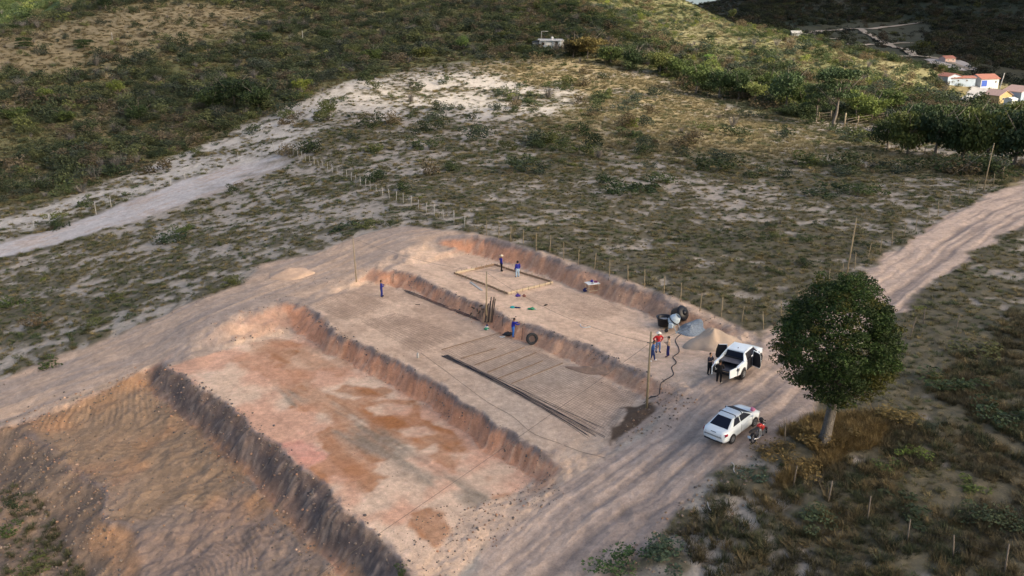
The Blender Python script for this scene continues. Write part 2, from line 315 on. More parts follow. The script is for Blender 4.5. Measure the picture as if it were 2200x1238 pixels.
R1 = U([(2450,370),(2200,435),(2100,482),(2000,560),(1900,630),(1780,722),(1680,795),(1600,862),(1500,950),(1380,1045),(1250,1135),(1130,1245),(1000,1420)])
R2 = U([(-250,930),(0,858),(200,785),(400,700),(560,628),(700,575),(860,508),(940,492)])
R3 = U([(-300,620),(0,540),(250,465),(400,412),(520,370),(620,345)])
WD = np.array(LINES['back_toe'][0][:2]); _a = P(1016,505,1.9); _b = P(1612,720,.85)
DW = np.array([_b[0]-_a[0], _b[1]-_a[1]]); DW /= np.hypot(*DW); NW = np.array([-DW[1], DW[0]])
def soft(x, y, poly, w_=.8, nz=1.2, sc=3., seed=1, pre=None):
    """1 inside, 0 outside, with a ragged border"""
    out = np.zeros(x.shape); p = np.asarray(poly); mg = w_+nz+2
    m = (x > p[:,0].min()-mg) & (x < p[:,0].max()+mg) & (y > p[:,1].min()-mg) & (y < p[:,1].max()+mg)
    if not m.any(): return out
    xx, yy = x[m], y[m]; d, ins = seg_dist(xx, yy, p); d = np.where(ins, d, -d) + (fbm(xx, yy, sc, 4, seed)-.5)*2*nz
    out[m] = sstep(-w_, w_, d); return out
def lane(x, y, line):
    """signed distance across and distance along a lane"""
    bd = np.full(x.shape, 1e9); sd_ = np.zeros(x.shape); al = np.zeros(x.shape); L = 0
    for i in range(len(line)-1):
        a, b = line[i], line[i+1]; dx, dy = b[0]-a[0], b[1]-a[1]; ln = math.hypot(dx, dy)
        t = np.clip(((x-a[0])*dx+(y-a[1])*dy)/ln**2, 0, 1); ex = x-a[0]-t*dx; ey = y-a[1]-t*dy; d = np.hypot(ex, ey); m = d < bd
        bd = np.where(m, d, bd); sd_ = np.where(m, np.sign(dx*ey-dy*ex)*d, sd_); al = np.where(m, L+t*ln, al); L += ln
    return sd_, al
C = lambda *a: np.array(a)
SOIL = dict(sand=C(.34,.295,.245), litter=C(.115,.10,.066), pad=C(.60,.43,.31), pad2=C(.50,.35,.25), wall=C(.60,.30,.18), wallp=C(.60,.39,.27), top=C(.13,.11,.11), grey=C(.27,.21,.175),
            wet=C(.34,.145,.06), pit=C(.56,.33,.225), pink=C(.55,.215,.165), borrow=C(.31,.21,.135), borrow2=C(.44,.235,.12), track=C(.47,.335,.24), trackg=C(.34,.265,.215), road=C(.47,.35,.27), lroad=C(.385,.355,.34),
            gold=C(.31,.245,.135), olive=C(.13,.13,.06), brown=C(.215,.175,.105), wood=C(.045,.055,.03))
def crestwin(x, y): a = np.arctan2(x, y); return (a > .145) & (a < .245)
def ground_all(x, y):
    """height, albedo, bush and grass density of the ground at points x, y"""
    x = np.asarray(x, float); y = np.asarray(y, float); z = ground0(x, y); n = x.size
    r = np.hypot(x, y); S = SOIL
    site_b = (x > GX0+1) & (x < GX1-1) & (y > GY0+1) & (y < GY1-1)
    wX, wY = x.copy(), y.copy(); wX[site_b], wY[site_b] = warp(x[site_b], y[site_b])
    inper = np.zeros(n); dp, ip = seg_dist(x[site_b], y[site_b], PERXY); inper[site_b] = sstep(-.3, .3, np.where(ip, dp, -dp))
    slope = np.zeros(n); slope[site_b] = samp(SLOPE, wX[site_b], wY[site_b]); slope *= inper
    # --- wild ground
    n1 = fbm(x, y, 7, 4, 11); n2 = fbm(x, y, 22, 3, 12); n3 = fbm(x, y, 1.3, 3, 13); n4 = fbm(x, y, .45, 2, 14)
    rf = sstep(5, 22, x)*sstep(85, 62, y)
    lit = sstep(.35, .53, n1*.36+n3*.64 + (n2-.5)*.3 + rf*.16)
    col = lerp(S['sand'][None], S['litter'][None], lit[:,None])
    strip = soft(x, y, RG['strip'], 3, 3, 9, 2); s2 = soft(x, y, RG['sand2'], 5, 7, 14, 3)
    gold = soft(x, y, RG['gold'], 7, 6, 16, 4); hill = soft(x, y, RG['hill'], 3, 3, 10, 5); brown = soft(x, y, RG['brown'], 12, 14, 30, 6)
    sand = np.clip(strip+s2, 0, 1)*sstep(.68, .46, n3*.5+n1*.5)
    col = lerp(col, C(.46,.415,.36)[None], (sand*.9)[:,None])
    gm = gold*sstep(.30, .55, n1)*.9; col = lerp(col, S['gold'][None], gm[:,None])
    hc = lerp(S['olive'][None], S['gold'][None]*.75, sstep(.4, .68, n2*.5+n1*.5)[:,None]); hc = lerp(hc, S['brown'][None], brown[:,None])
    col = lerp(col, hc, hill[:,None])
    far = sstep(430, 480, r)*(x > 40) ; farw = lerp(C(.014,.021,.012)[None], C(.032,.033,.022)[None], sstep(.45, .62, fbm(x, y, 60, 4, 31))[:,None])  # far ridge soil darkened in its colour for the shade there
    vl = soft(x, y, RG['valley'], 6, 10, 30, 7); farw = lerp(farw, C(.036,.038,.024)[None], vl[:,None]); sp = soft(x, y, RG['slope'], 6, 8, 20, 8)*(r < 460)
    col = lerp(col, lerp(C(.25,.225,.12)[None], C(.17,.17,.08)[None], sstep(.4, .62, n2)[:,None]), sp[:,None])
    col = lerp(col, farw, far[:,None]); farl = sstep(420, 470, r)*(x < 40); col = lerp(col, C(.06,.085,.03)[None], farl[:,None])
    cor = soft(x, y, RG['corral'], 2, 2, 5, 9); col = lerp(col, S['sand'][None]*1.1, cor[:,None])
    grass = (.25+.75*lit)*(1-sand*.8); grass = lerp(grass, 1., gold); grass = lerp(grass, 1., hill)
    bush = sstep(.55, .72, n2*.6+n1*.4)*.5*(1-sand*.9)*(1-gold*.5); bush = lerp(bush, .35+.65*sstep(.40, .56, n2*.55+n1*.45), hill); bush = lerp(bush, bush*.16, brown); bush = lerp(bush, bush*.40, sp); bush = bush*(1-.93*vl*far)
    # --- bare ground
    hm = soft(x, y, RG['homes'], 3, 3, 10, 66); grass = grass*(1-.5*hm); bush = bush*(1-.9*hm)
    bare = np.zeros(n)
    na, al = lane(x, y, R2); t1 = fbm(na, al*.06, .55, 3, 21); tr = soft(x, y, RG['track'], .7, 1.2, 3, 10)
    c = lerp(S['track'][None], S['trackg'][None], sstep(.38, .62, t1*.5+fbm(x, y, 6, 3, 22)*.5)[:,None]); c = lerp(c, S['pad'][None], (sstep(.5, .7, fbm(x, y, 9, 3, 23))*sstep(-22, 5, x))[:,None]*.8)
    col = lerp(col, c, tr[:,None]); bare = np.maximum(bare, tr); z = z - tr*(t1-.5)*.12
    nb, bl = lane(x, y, R1); t2 = fbm(nb+fbm(x, y, 5, 2, 3)*1.2, bl*.035, .42, 3, 24); ro = soft(x, y, RG['road'], .5, 1.3, 3, 11)
    c = lerp(S['road'][None]*1.08, S['grey'][None]*1.1, sstep(.44, .66, t2*.6+fbm(x, y, 4, 3, 25)*.4)[:,None])
    lowr = sstep(72, 56, y); c = lerp(c, c*.55+S['grey'][None]*.55, lowr[:,None]*.7)
    rut = np.exp(-((np.abs(nb)-.85)/.28)**2) + .8*np.exp(-((nb-2.6)/.3)**2); c = c*(1-.16*rut*sstep(.35, .6, t2))[:,None]
    col = lerp(col, c, ro[:,None]); bare = np.maximum(bare, ro); z = z - ro*((t2-.5)*.14 + .05*rut) + ro*(fbm(x, y, .8, 3, 97)-.5)*.12
    nc, cl = lane(x, y, R3); t3 = fbm(nc, cl*.05, .6, 3, 26); lr = soft(x, y, RG['lroad'], 1.0, 1.3, 3, 12)*sstep(-34, -56, x+(fbm(x, y, 4, 3, 99)-.5)*26)
    c = lerp(S['lroad'][None]*1.15, S['track'][None]*.85, (sstep(.42, .62, t3*.6+fbm(x, y, 5, 3, 98)*.4)*.5)[:,None]); col = lerp(col, c, lr[:,None]); bare = np.maximum(bare, lr)
    # --- the cut terraces
    s = site_b & (inper > 0)
    if s.any():
        X, Y = x[s], y[s]; WX, WY = wX[s], wY[s]; q = np.tile(S['trackg'], (X.size, 1)); sl = slope[s]; dz = np.zeros(X.size)
        f1 = fbm(X, Y, 4, 4, 41); f2 = fbm(X, Y, 1.1, 3, 42); f3 = fbm(X, Y, .35, 2, 43); sU = X*DW[0]+Y*DW[1]; sV = X*NW[0]+Y*NW[1]
        q = lerp(q, S['pad'][None]*.9, sstep(.4, .6, f1)[:,None])
        tp = soft(WX, WY, TOPP, .3, .4, 2, 51); streak = fbm(sU*.12, sV, .5, 3, 52)
        c = lerp(S['pad'][None]*1.02, S['pad2'][None], sstep(.42, .66, streak*.5+f1*.5)[:,None]*.8); q = lerp(q, c, tp[:,None])
        mp = soft(WX, WY, MIDP, .3, .4, 2, 53); c = lerp(S['pad'][None]*.93, S['pad2'][None]*.88, sstep(.4, .62, f1*.7+streak*.3)[:,None])
        c = lerp(c, C(.42,.335,.265)[None], (.8*sstep(.3, .6, fbm(X, Y, 10, 2, 55)))[:,None]*sstep(-8, 2, X)[:,None]); q = lerp(q, c, mp[:,None])
        pp_ = soft(WX, WY, PIT, .25, .25, 2, 54); c = lerp(S['pit'][None], S['pad'][None]*1.0, sstep(.4, .6, f1)[:,None])
        wet = np.zeros(X.size)
        for p, a in WET: wet = np.maximum(wet, a*soft(X, Y, p, .30, 1.4, 2.4, 61))
        for p in DRY: wet = wet*(1-.85*soft(X, Y, p, .25, .7, 2, 62))
        c = lerp(c, lerp(S['wet'][None], C(.36,.165,.08)[None], sstep(.4, .6, f2)[:,None]), (wet*(.66+.34*sstep(.35, .6, fbm(sU*.25, sV, 1.2, 4, 67))))[:,None])
        for p, a in GREYB: c = lerp(c, lerp(C(.20,.165,.12), C(.30,.25,.20), f3[:,None]), (a*soft(X, Y, p, .6, 1.2, 3, 63)*sstep(.42, .60, f1*.4+fbm(sU*.2, sV, 1.0, 3, 64)*.6)*.85)[:,None])
        c = lerp(c, S['pink'][None], soft(X, Y, PINK, .5, .9, 1.2, 65)[:,None]*.6); q = lerp(q, c, pp_[:,None])
        bo = soft(X, Y, BORROW, .5, .6, 3, 56)
        c = lerp(S['borrow'][None], S['borrow2'][None], (sstep(.46, .66, fbm(X, Y, 6, 3, 57))*.75)[:,None]); c = lerp(c, S['grey'][None]*.95, (sstep(.5, .62, fbm(X, Y, 8, 3, 58))*.8*sstep(62, 48, Y))[:,None])
        c = lerp(c, lerp(C(.155,.12,.095), C(.26,.175,.115), sstep(.35, .65, f1*.5+f2*.5)[:,None]), soft(X, Y, FLANK, .8, 1.2, 3, 59)[:,None]*.9); q = lerp(q, c, bo[:,None])
        # walls: teeth marks down the face, dark topsoil towards the lip
        gxv, gyv = samp(gxx, WX, WY), samp(gyy, WX, WY); gl = np.hypot(gxv, gyv)+1e-6; wdir = np.abs(gxv*NW[0]+gyv*NW[1])/gl
        su = np.where(wdir > .7, sU, sV); teeth = .65*np.abs(fbm(su, np.where(wdir > .7, sV, sU)*.22, .34, 2, 71)-.5)*2+.35*f3
        wl = sstep(.26, .55, sl); isb = soft(WX, WY, BERM, 1.2, .2, 3, 72)
        zz = samp(RZ, WX, WY)
        # height of the face point between toe and lip
        e = 1.15; hi = samp(BIGMAX, WX, WY); lo = samp(BIGMIN, WX, WY); tt = np.clip((zz-lo)/(hi-lo+.05), 0, 1)
        wc = lerp(S['wall'][None], S['wallp'][None], sstep(.35, .65, f1*.5+teeth*.5)[:,None]*.8); wc = lerp(wc, S['wall'][None]*.8, (sstep(.5, .7, f1))[:,None]*.4)
        wc = lerp(wc, C(.36,.27,.20)[None], (sstep(-5, 12, X)*.55)[:,None])
        grw = sstep(2, 14, X)*sstep(82, 76, Y)
        bk = sstep(-6, 2, sV-(WD[0]*NW[0]+WD[1]*NW[1])); lip = sstep(.66+.24*bk-.10*grw, .86+.18*bk-.10*grw, tt+(f2-.5)*.45+(teeth-.4)*.25)
        wc = lerp(wc, lerp(S['top']*1.25, S['grey'], f3[:,None]), (lip*.92)[:,None])
        wc = lerp(wc, lerp(S['borrow2'], S['borrow'], f1[:,None])*1.05, np.maximum(isb, bo)[:,None]); bw = isb*sstep(.10, .32, tt+(f2-.5)*.55+(teeth-.4)*.3); wc = lerp(wc, lerp(S['top'][None]*.9, S['grey'][None]*.95, sstep(.35, .7, f3*.5+teeth*.5)[:,None]), (bw*.9)[:,None])
        q = lerp(q, wc, wl[:,None])
        q = lerp(q, lerp(C(.17,.13,.10), C(.29,.20,.135), sstep(.35, .65, f1*.5+f2*.5)[:,None]), soft(X, Y, FLANK, .8, 1.2, 3, 59)[:,None]*.85)
        rim_ = sstep(.10, .30, sl)*(1-wl)*sstep(.6, .9, tt); q = lerp(q, S['top'][None]*1.35, (rim_*.75*sstep(.3, .6, f2))[:,None])
        dm = soft(X, Y, DAMP, .2, .7, 1.3, 73); q = lerp(q, C(.065,.042,.028)[None], (dm*.92)[:,None])
        q = q*(1-.22*wl*(1-teeth))[:,None]  # tooth grooves also darkened in the colour, like shade
        dz -= wl*(1-teeth)*.13*np.clip(sl, 0, 2); dz += wl*(f2-.5)*.25 + (1-wl)*sstep(.08, .3, sl)*(f2-.5)*.35
        # grooves of the digger in the borrow ground
        cx1, cy1 = P(760,760,-8)[:2]; cx2, cy2 = P(60,1420,-8)[:2]
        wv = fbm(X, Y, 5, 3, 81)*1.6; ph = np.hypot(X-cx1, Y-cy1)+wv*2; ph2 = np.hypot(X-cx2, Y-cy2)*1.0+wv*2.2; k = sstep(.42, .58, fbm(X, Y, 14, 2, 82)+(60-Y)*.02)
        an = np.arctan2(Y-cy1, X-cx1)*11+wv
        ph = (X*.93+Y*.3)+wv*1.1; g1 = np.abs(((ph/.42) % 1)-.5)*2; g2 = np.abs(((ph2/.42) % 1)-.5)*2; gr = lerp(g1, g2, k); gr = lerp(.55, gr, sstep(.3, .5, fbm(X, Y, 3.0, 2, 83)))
        bf = bo*(1-wl); dz += bf*(gr*.085 + (f2-.5)*.26 + (f3-.5)*.10); q = q*(1-bf*.22*(1-gr))[:,None]  # groove bottoms get their shade in the colour too
        dz += (tp+mp+pp_)*(1-wl)*(f2-.5)*.03
        spoil = (1-np.clip(tp+mp+pp_+bo, 0, 1))*(1-wl); dz += spoil*((f2-.5)*.22+(f3-.5)*.08)
        pm = pp_*(1-wl); line_ = np.abs(((sV/2.4+fbm(X, Y, 9, 2, 91)*.3) % 1)-.5)*2; q = q*(1-pm*.10*(line_ > .93))[:,None]
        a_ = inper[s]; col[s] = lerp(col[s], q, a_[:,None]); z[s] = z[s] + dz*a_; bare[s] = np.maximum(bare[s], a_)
    wild = 1-bare
    z = z + wild*((n3-.5)*.35*sstep(600, 200, r) + (n4-.5)*.10) 
    col = col*(.86+.28*n4)[:,None]*(.93+.14*n3)[:,None]
    grass = grass*sstep(.3, .0, bare); bush = bush*sstep(.2, .0, bare)
    return z, np.clip(col, .01, .8), grass, bush, bare
from functools import reduce
def _mm(A, k, f):
    for _ in range(k):
        B = np.pad(A, 1, mode='edge'); A = f(f(B[:-2,1:-1], B[2:,1:-1]), A)
        B = np.pad(A, 1, mode='edge'); A = f(f(B[1:-1,:-2], B[1:-1,2:]), A)
    return A
BIGMAX = blur(_mm(RZ, 9, np.maximum), 3); BIGMIN = blur(_mm(RZ, 9, np.minimum), 3)
# ------------------------------------------------------------------ ground sheet
def make_ground():
    az = [-180+i*6 for i in range(23)]; a = -42.
    az = np.concatenate([np.arange(-180, -42, 6), np.arange(-42, -34, .5), np.arange(-34, 34, .1), np.arange(34, 42, .5), np.arange(42, 180, 6)])*math.pi/180
    rs = [.5, 6, 12, 18, 23, 27, 30, 33]; r = 33
    while r < 3200:
        dr = max(min(r*r/27.5/900, r*.006), .06 if r > 42 else .35); dr = r*.012 if r > 700 else dr; r += dr; rs.append(r)
    rs = np.array(rs); na, nr = len(az), len(rs); A, Rr = np.meshgrid(az, rs)
    X = (np.sin(A)*Rr).ravel(); Y = (np.cos(A)*Rr).ravel()
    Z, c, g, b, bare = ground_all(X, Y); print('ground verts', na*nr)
    V = np.stack([X, Y, Z], -1)
    i = np.arange(nr-1)[:,None]*na; j = np.arange(na)[None]; j2 = (j+1) % na
    F = np.stack([i+j, i+j2, i+na+j2, i+na+j], -1).reshape(-1, 4)
    me = bpy.data.meshes.new('ground'); me.vertices.add(len(V)); me.vertices.foreach_set('co', V.astype(np.float32).ravel())
    me.loops.add(F.size); me.loops.foreach_set('vertex_index', F.ravel().astype(np.int32)); me.polygons.add(len(F))
    me.polygons.foreach_set('loop_start', np.arange(0, F.size, 4, dtype=np.int32)); me.polygons.foreach_set('loop_total', np.full(len(F), 4, np.int32))
    me.polygons.foreach_set('use_smooth', np.ones(len(F), bool)); me.update(calc_edges=True)
    at_ = me.color_attributes.new('soil', 'FLOAT_COLOR', 'POINT'); at_.data.foreach_set('color', np.concatenate([c, bare[:,None]], 1).astype(np.float32).ravel())
    m = bpy.data.materials.new('soil'); m.use_nodes = True; n = m.node_tree.nodes; l = m.node_tree.links; bs = n['Principled BSDF']
    bs.inputs['Roughness'].default_value = .95; bs.inputs['Specular IOR Level'].default_value = .12
    va = n.new('ShaderNodeVertexColor'); va.layer_name = 'soil'; tc = n.new('ShaderNodeTexCoord')
    def noise(sc, det, rough=.6):
        q = n.new('ShaderNodeTexNoise'); q.inputs['Scale'].default_value = sc; q.inputs['Detail'].default_value = det; q.inputs['Roughness'].default_value = rough; l.new(tc.outputs['Object'], q.inputs['Vector']); return q
    na_ = noise(2.3, 6, .7); nb_ = noise(.5, 5, .65); nc_ = noise(9, 3)
    def mr(src, a, b, c0, d): q = n.new('ShaderNodeMapRange'); l.new(src, q.inputs[0]); q.inputs[1].default_value = a; q.inputs[2].default_value = b; q.inputs[3].default_value = c0; q.inputs[4].default_value = d; return q.outputs[0]
    def mul(a, b): q = n.new('ShaderNodeMath'); q.operation = 'MULTIPLY'; l.new(a, q.inputs[0]); l.new(b, q.inputs[1]); return q.outputs[0]
    k = mul(mul(mr(na_.outputs[0], .3, .7, .80, 1.2), mr(nb_.outputs[0], .3, .7, .88, 1.12)), mr(nc_.outputs[0], .3, .7, .9, 1.1))
    vm = n.new('ShaderNodeVectorMath'); vm.operation = 'SCALE'; l.new(va.outputs[0], vm.inputs[0]); l.new(k, vm.inputs['Scale']); l.new(vm.outputs[0], bs.inputs['Base Color'])
    bp = n.new('ShaderNodeBump'); bp.inputs['Distance'].default_value = .10; bp.inputs['Strength'].default_value = .8; l.new(na_.outputs[0], bp.inputs['Height'])
    bp2 = n.new('ShaderNodeBump'); bp2.inputs['Distance'].default_value = .03; bp2.inputs['Strength'].default_value = .8; l.new(nc_.outputs[0], bp2.inputs['Height']); l.new(bp.outputs[0], bp2.inputs['Normal']); l.new(bp2.outputs[0], bs.inputs['Normal'])
    me.materials.append(m); o = bpy.data.objects.new('ground', me); COL.objects.link(o)
    tag(o, 'earth of the valley with sandy scrub land, cut terraces and bare hauling tracks', kind='structure')
    return o
ground = make_ground()
# ------------------------------------------------------------------ clouds drifting towards the sun side; they shade the works and the far ridge
def leafmat(name, base, rough=.65, hue=.25, tl=.25, attr=False):
    m = bpy.data.materials.new(name); m.use_nodes = True; n = m.node_tree.nodes; l = m.node_tree.links; b = n['Principled BSDF']
    b.inputs['Roughness'].default_value = rough; b.inputs['Specular IOR Level'].default_value = .2
    g = n.new('ShaderNodeNewGeometry'); mx = n.new('ShaderNodeMix'); mx.data_type = 'RGBA'
    l.new(g.outputs['Random Per Island'], mx.inputs[0])
    if attr:
        a = n.new('ShaderNodeAttribute'); a.attribute_type = 'INSTANCER'; a.attribute_name = 'tint'
        for k, f in ((6, 1-hue), (7, 1+hue)):
            v = n.new('ShaderNodeVectorMath'); v.operation = 'SCALE'; l.new(a.outputs['Color'], v.inputs[0]); v.inputs['Scale'].default_value = f; l.new(v.outputs[0], mx.inputs[k])
    else:
        mx.inputs[6].default_value = (base[0]*(1-hue), base[1]*(1-hue), base[2]*(1-hue), 1); mx.inputs[7].default_value = (base[0]*(1+hue*1.4), base[1]*(1+hue), base[2]*(1+hue*.6), 1)
    l.new(mx.outputs[2], b.inputs['Base Color'])
    tr = n.new('ShaderNodeBsdfTranslucent'); ms = n.new('ShaderNodeMixShader'); ms.inputs[0].default_value = tl
    l.new(mx.outputs[2], tr.inputs[0]); l.new(b.outputs[0], ms.inputs[1]); l.new(tr.outputs[0], ms.inputs[2]); l.new(ms.outputs[0], n['Material Output'].inputs[0])
    return m
def cloud(px_poly, alt, name, label, extra=(), dens=1.0, seed=3, rag=26):
    rr = np.random.default_rng(seed); P3 = [at(*p) for p in px_poly if at(*p) is not None] + [Vector(e) for e in extra]
    pl = np.array([[(p+SUNDIR*((alt-p.z)/SUNDIR.z))[k] for k in (0, 1)] for p in P3])
    x0, y0 = pl.min(0)-20; x1, y1 = pl.max(0)+20; st = 17.
    gx_, gy_ = np.meshgrid(np.arange(x0, x1, st), np.arange(y0, y1, st)); gx_ = gx_.ravel()+rr.uniform(-6, 6, gx_.size); gy_ = gy_.ravel()+rr.uniform(-6, 6, gy_.size)
    d, ins = seg_dist(gx_, gy_, pl); d = np.where(ins, d, -d)+(fbm(gx_, gy_, 60, 3, seed)-.5)*rag*2
    k = d > 4; gx_, gy_, d = gx_[k], gy_[k], d[k]; mb = MB()
    ico = []; 
    for i in range(5):
        for j in range(8): ico.append((i, j))
    prof = [(math.sin(math.pi*i/6), -math.cos(math.pi*i/6)) for i in range(7)]
    V = []; F = []
    base = np.array([[max(pr, .01)*math.cos(2*math.pi*j/9), max(pr, .01)*math.sin(2*math.pi*j/9), pz] for pr, pz in prof for j in range(9)])
    bf = np.array([[i*9+j, i*9+(j+1)%9, (i+1)*9+(j+1)%9, (i+1)*9+j] for i in range(6) for j in range(9)])
    for q in range(len(gx_)):
        s_ = min(11+d[q]*.55, 34)*rr.uniform(.85, 1.2); V.append(base*[s_, s_, s_*.7]+[gx_[q], gy_[q], alt+s_*.45+rr.uniform(-4, 4)]); F.append(bf+q*63)
    V = np.concatenate(V); F = np.concatenate(F)
    me = bpy.data.meshes.new(name); me.from_pydata(V.tolist(), [], F.tolist()); me.polygons.foreach_set('use_smooth', [True]*len(F))
    me.materials.append(CLOUDM); o = bpy.data.objects.new(name, me); COL.objects.link(o); tag(o, label, kind='structure'); return o
CLOUDM = leafmat('cloud_vapour', (.85,.86,.88), 1., .02, .5)
cloud([(2700,392),(2200,372),(1900,352),(1650,335),(1400,318),(1250,300),(1000,275),(850,262),(760,232),(800,190),(1000,128),(1150,118),(1290,112),(1330,90),(1240,40),(1180,5),(900,5),(600,5),(230,30),(0,80),(-400,120)], 720, 'cloud',
      'grey white cloud drifting above the valley', extra=[(-500,260,0),(-500,-150,-10),(400,-150,0),(330,120,5)], seed=3)
cloud([], 900, 'cloud', 'second grey cloud above the far ridge', extra=[PD(1445,0,600),PD(1580,46,560),PD(1700,78,510),PD(1850,118,480),PD(2000,145,460),PD(2200,160,440),PD(2700,190,430),(1500,900,0),(1500,2600,0),(250,2700,0)], seed=9, rag=16)
# ------------------------------------------------------------------ leaf clouds
def quads(c, s, rr, up=.5, asp=1.6):
    """leaf quads with centres c, sizes s -> verts, faces"""
    n = len(c); a = rr.normal(size=(n,3)); a[:,2] *= (1-up*.6); a /= np.linalg.norm(a, axis=1)[:,None]
    b = rr.normal(size=(n,3)); b -= (b*a).sum(1)[:,None]*a; b /= np.linalg.norm(b, axis=1)[:,None]; s = np.broadcast_to(s, (n,))[:,None]
    p = np.stack([c-a*s*asp*.5, c+b*s*.5, c+a*s*asp*.5, c-b*s*.5], 1); return p.reshape(-1,3), np.arange(n*4).reshape(n, 4)
def mesh_np(name, V, F, mats, smooth=False):
    me = bpy.data.meshes.new(name); F = np.asarray(F); k = F.shape[1]
    me.vertices.add(len(V)); me.vertices.foreach_set('co', np.asarray(V, np.float32).ravel()); me.loops.add(F.size); me.loops.foreach_set('vertex_index', F.ravel().astype(np.int32))
    me.polygons.add(len(F)); me.polygons.foreach_set('loop_start', np.arange(0, F.size, k, dtype=np.int32)); me.polygons.foreach_set('loop_total', np.full(len(F), k, np.int32))
    if smooth: me.polygons.foreach_set('use_smooth', np.ones(len(F), bool))
    me.update(calc_edges=True)
    for m in (mats if isinstance(mats, (list, tuple)) else [mats]): me.materials.append(m)
    return me
M_LEAF = leafmat('scrub_leaf', (1,1,1), attr=True, hue=.32, tl=.15)
M_BLADE = leafmat('grass_blade', (1,1,1), attr=True, hue=.28, tl=.25)
def shrub_mesh(seed, n=170, lobes=7, flat=.75, leaf=.11, twigs=True):
    rr = np.random.default_rng(seed); L = rr.normal(size=(lobes,3))*[.28,.28,.16]+[0,0,.42*flat]; r = rr.uniform(.16, .34, lobes)
    k = rr.integers(0, lobes, n); d = rr.normal(size=(n,3)); d /= np.linalg.norm(d, axis=1)[:,None]
    c = L[k]+d*(r[k]*rr.uniform(.55, 1.08, n)**.6)[:,None]*[1,1,.8]; c[:,2] = np.maximum(c[:,2], .03)
    V, F = quads(c, rr.uniform(.6, 1.3, n)*leaf, rr, .5, 1.5)
    if twigs:
        tv_ = []; 
        for i in range(9):
            e = L[i % lobes]*1.1; s_ = rr.normal(size=3)*.03; s_[2] = 0; w_ = np.array([.012, 0, 0]); tv_ += [s_-w_, s_+w_, e+w_*.3, e-w_*.3]
        V = np.concatenate([V, tv_]); F = np.concatenate([F, np.arange(len(tv_)).reshape(-1,4)+len(V)-len(tv_)])
    return mesh_np('shrub', V, F, M_LEAF)
def twig_mesh(seed, n=60):
    rr = np.random.default_rng(seed); T = []
    for i in range(n):
        h = rr.uniform(.3, 1.); a = rr.uniform(0, 6.28); sp = rr.uniform(.1, .55); p0 = np.array([math.cos(a)*.05, math.sin(a)*.05, 0]); p1 = np.array([math.cos(a)*sp*h, math.sin(a)*sp*h, h*.8]); w_ = np.array([-math.sin(a), math.cos(a), 0])*.012
        T += [p0-w_, p0+w_, p1]; p2 = p1+rr.normal(size=3)*.12; T += [(p0+p1)/2, (p0+p1)/2+w_*1.6, p2]
    return mesh_np('bare_shrub', np.array(T), np.arange(len(T)).reshape(-1,3), M_LEAF)
def tuft_mesh(seed, n=46, lean=.6, wd=.035):
    rr = np.random.default_rng(seed); T = []
    for i in range(n):
        a = rr.uniform(0, 6.28); r0 = rr.uniform(0, .38); h = rr.uniform(.35, 1.); b = a+rr.normal()*.7; p0 = np.array([math.cos(a)*r0, math.sin(a)*r0, 0]); l = rr.uniform(.1, lean)
        p1 = p0+np.array([math.cos(b)*l, math.sin(b)*l, h*.62]); w_ = np.array([-math.sin(b), math.cos(b), 0])*wd; T += [p0-w_, p0+w_, p1]
    return mesh_np('grass_tuft', np.array(T), np.arange(len(T)).reshape(-1,3), M_BLADE)
PROTO = bpy.data.collections.new('proto_shrubs'); PROTO2 = bpy.data.collections.new('proto_tufts')
SHRUBS = [shrub_mesh(100+i, n=420+50*i, lobes=6+i, flat=(.7,.9,1.1,.6,.8,1.)[i], leaf=(.068,.06,.064,.075,.055,.06)[i]) for i in range(6)] + [twig_mesh(131), twig_mesh(132, 80)]
TUFTS = [tuft_mesh(140+i, 40+8*i, .35+.15*i, .028) for i in range(4)]
for i, m in enumerate(SHRUBS): PROTO.objects.link(bpy.data.objects.new('a%d_proto' % i, m))
for i, m in enumerate(TUFTS): PROTO2.objects.link(bpy.data.objects.new('a%d_tuft' % i, m))
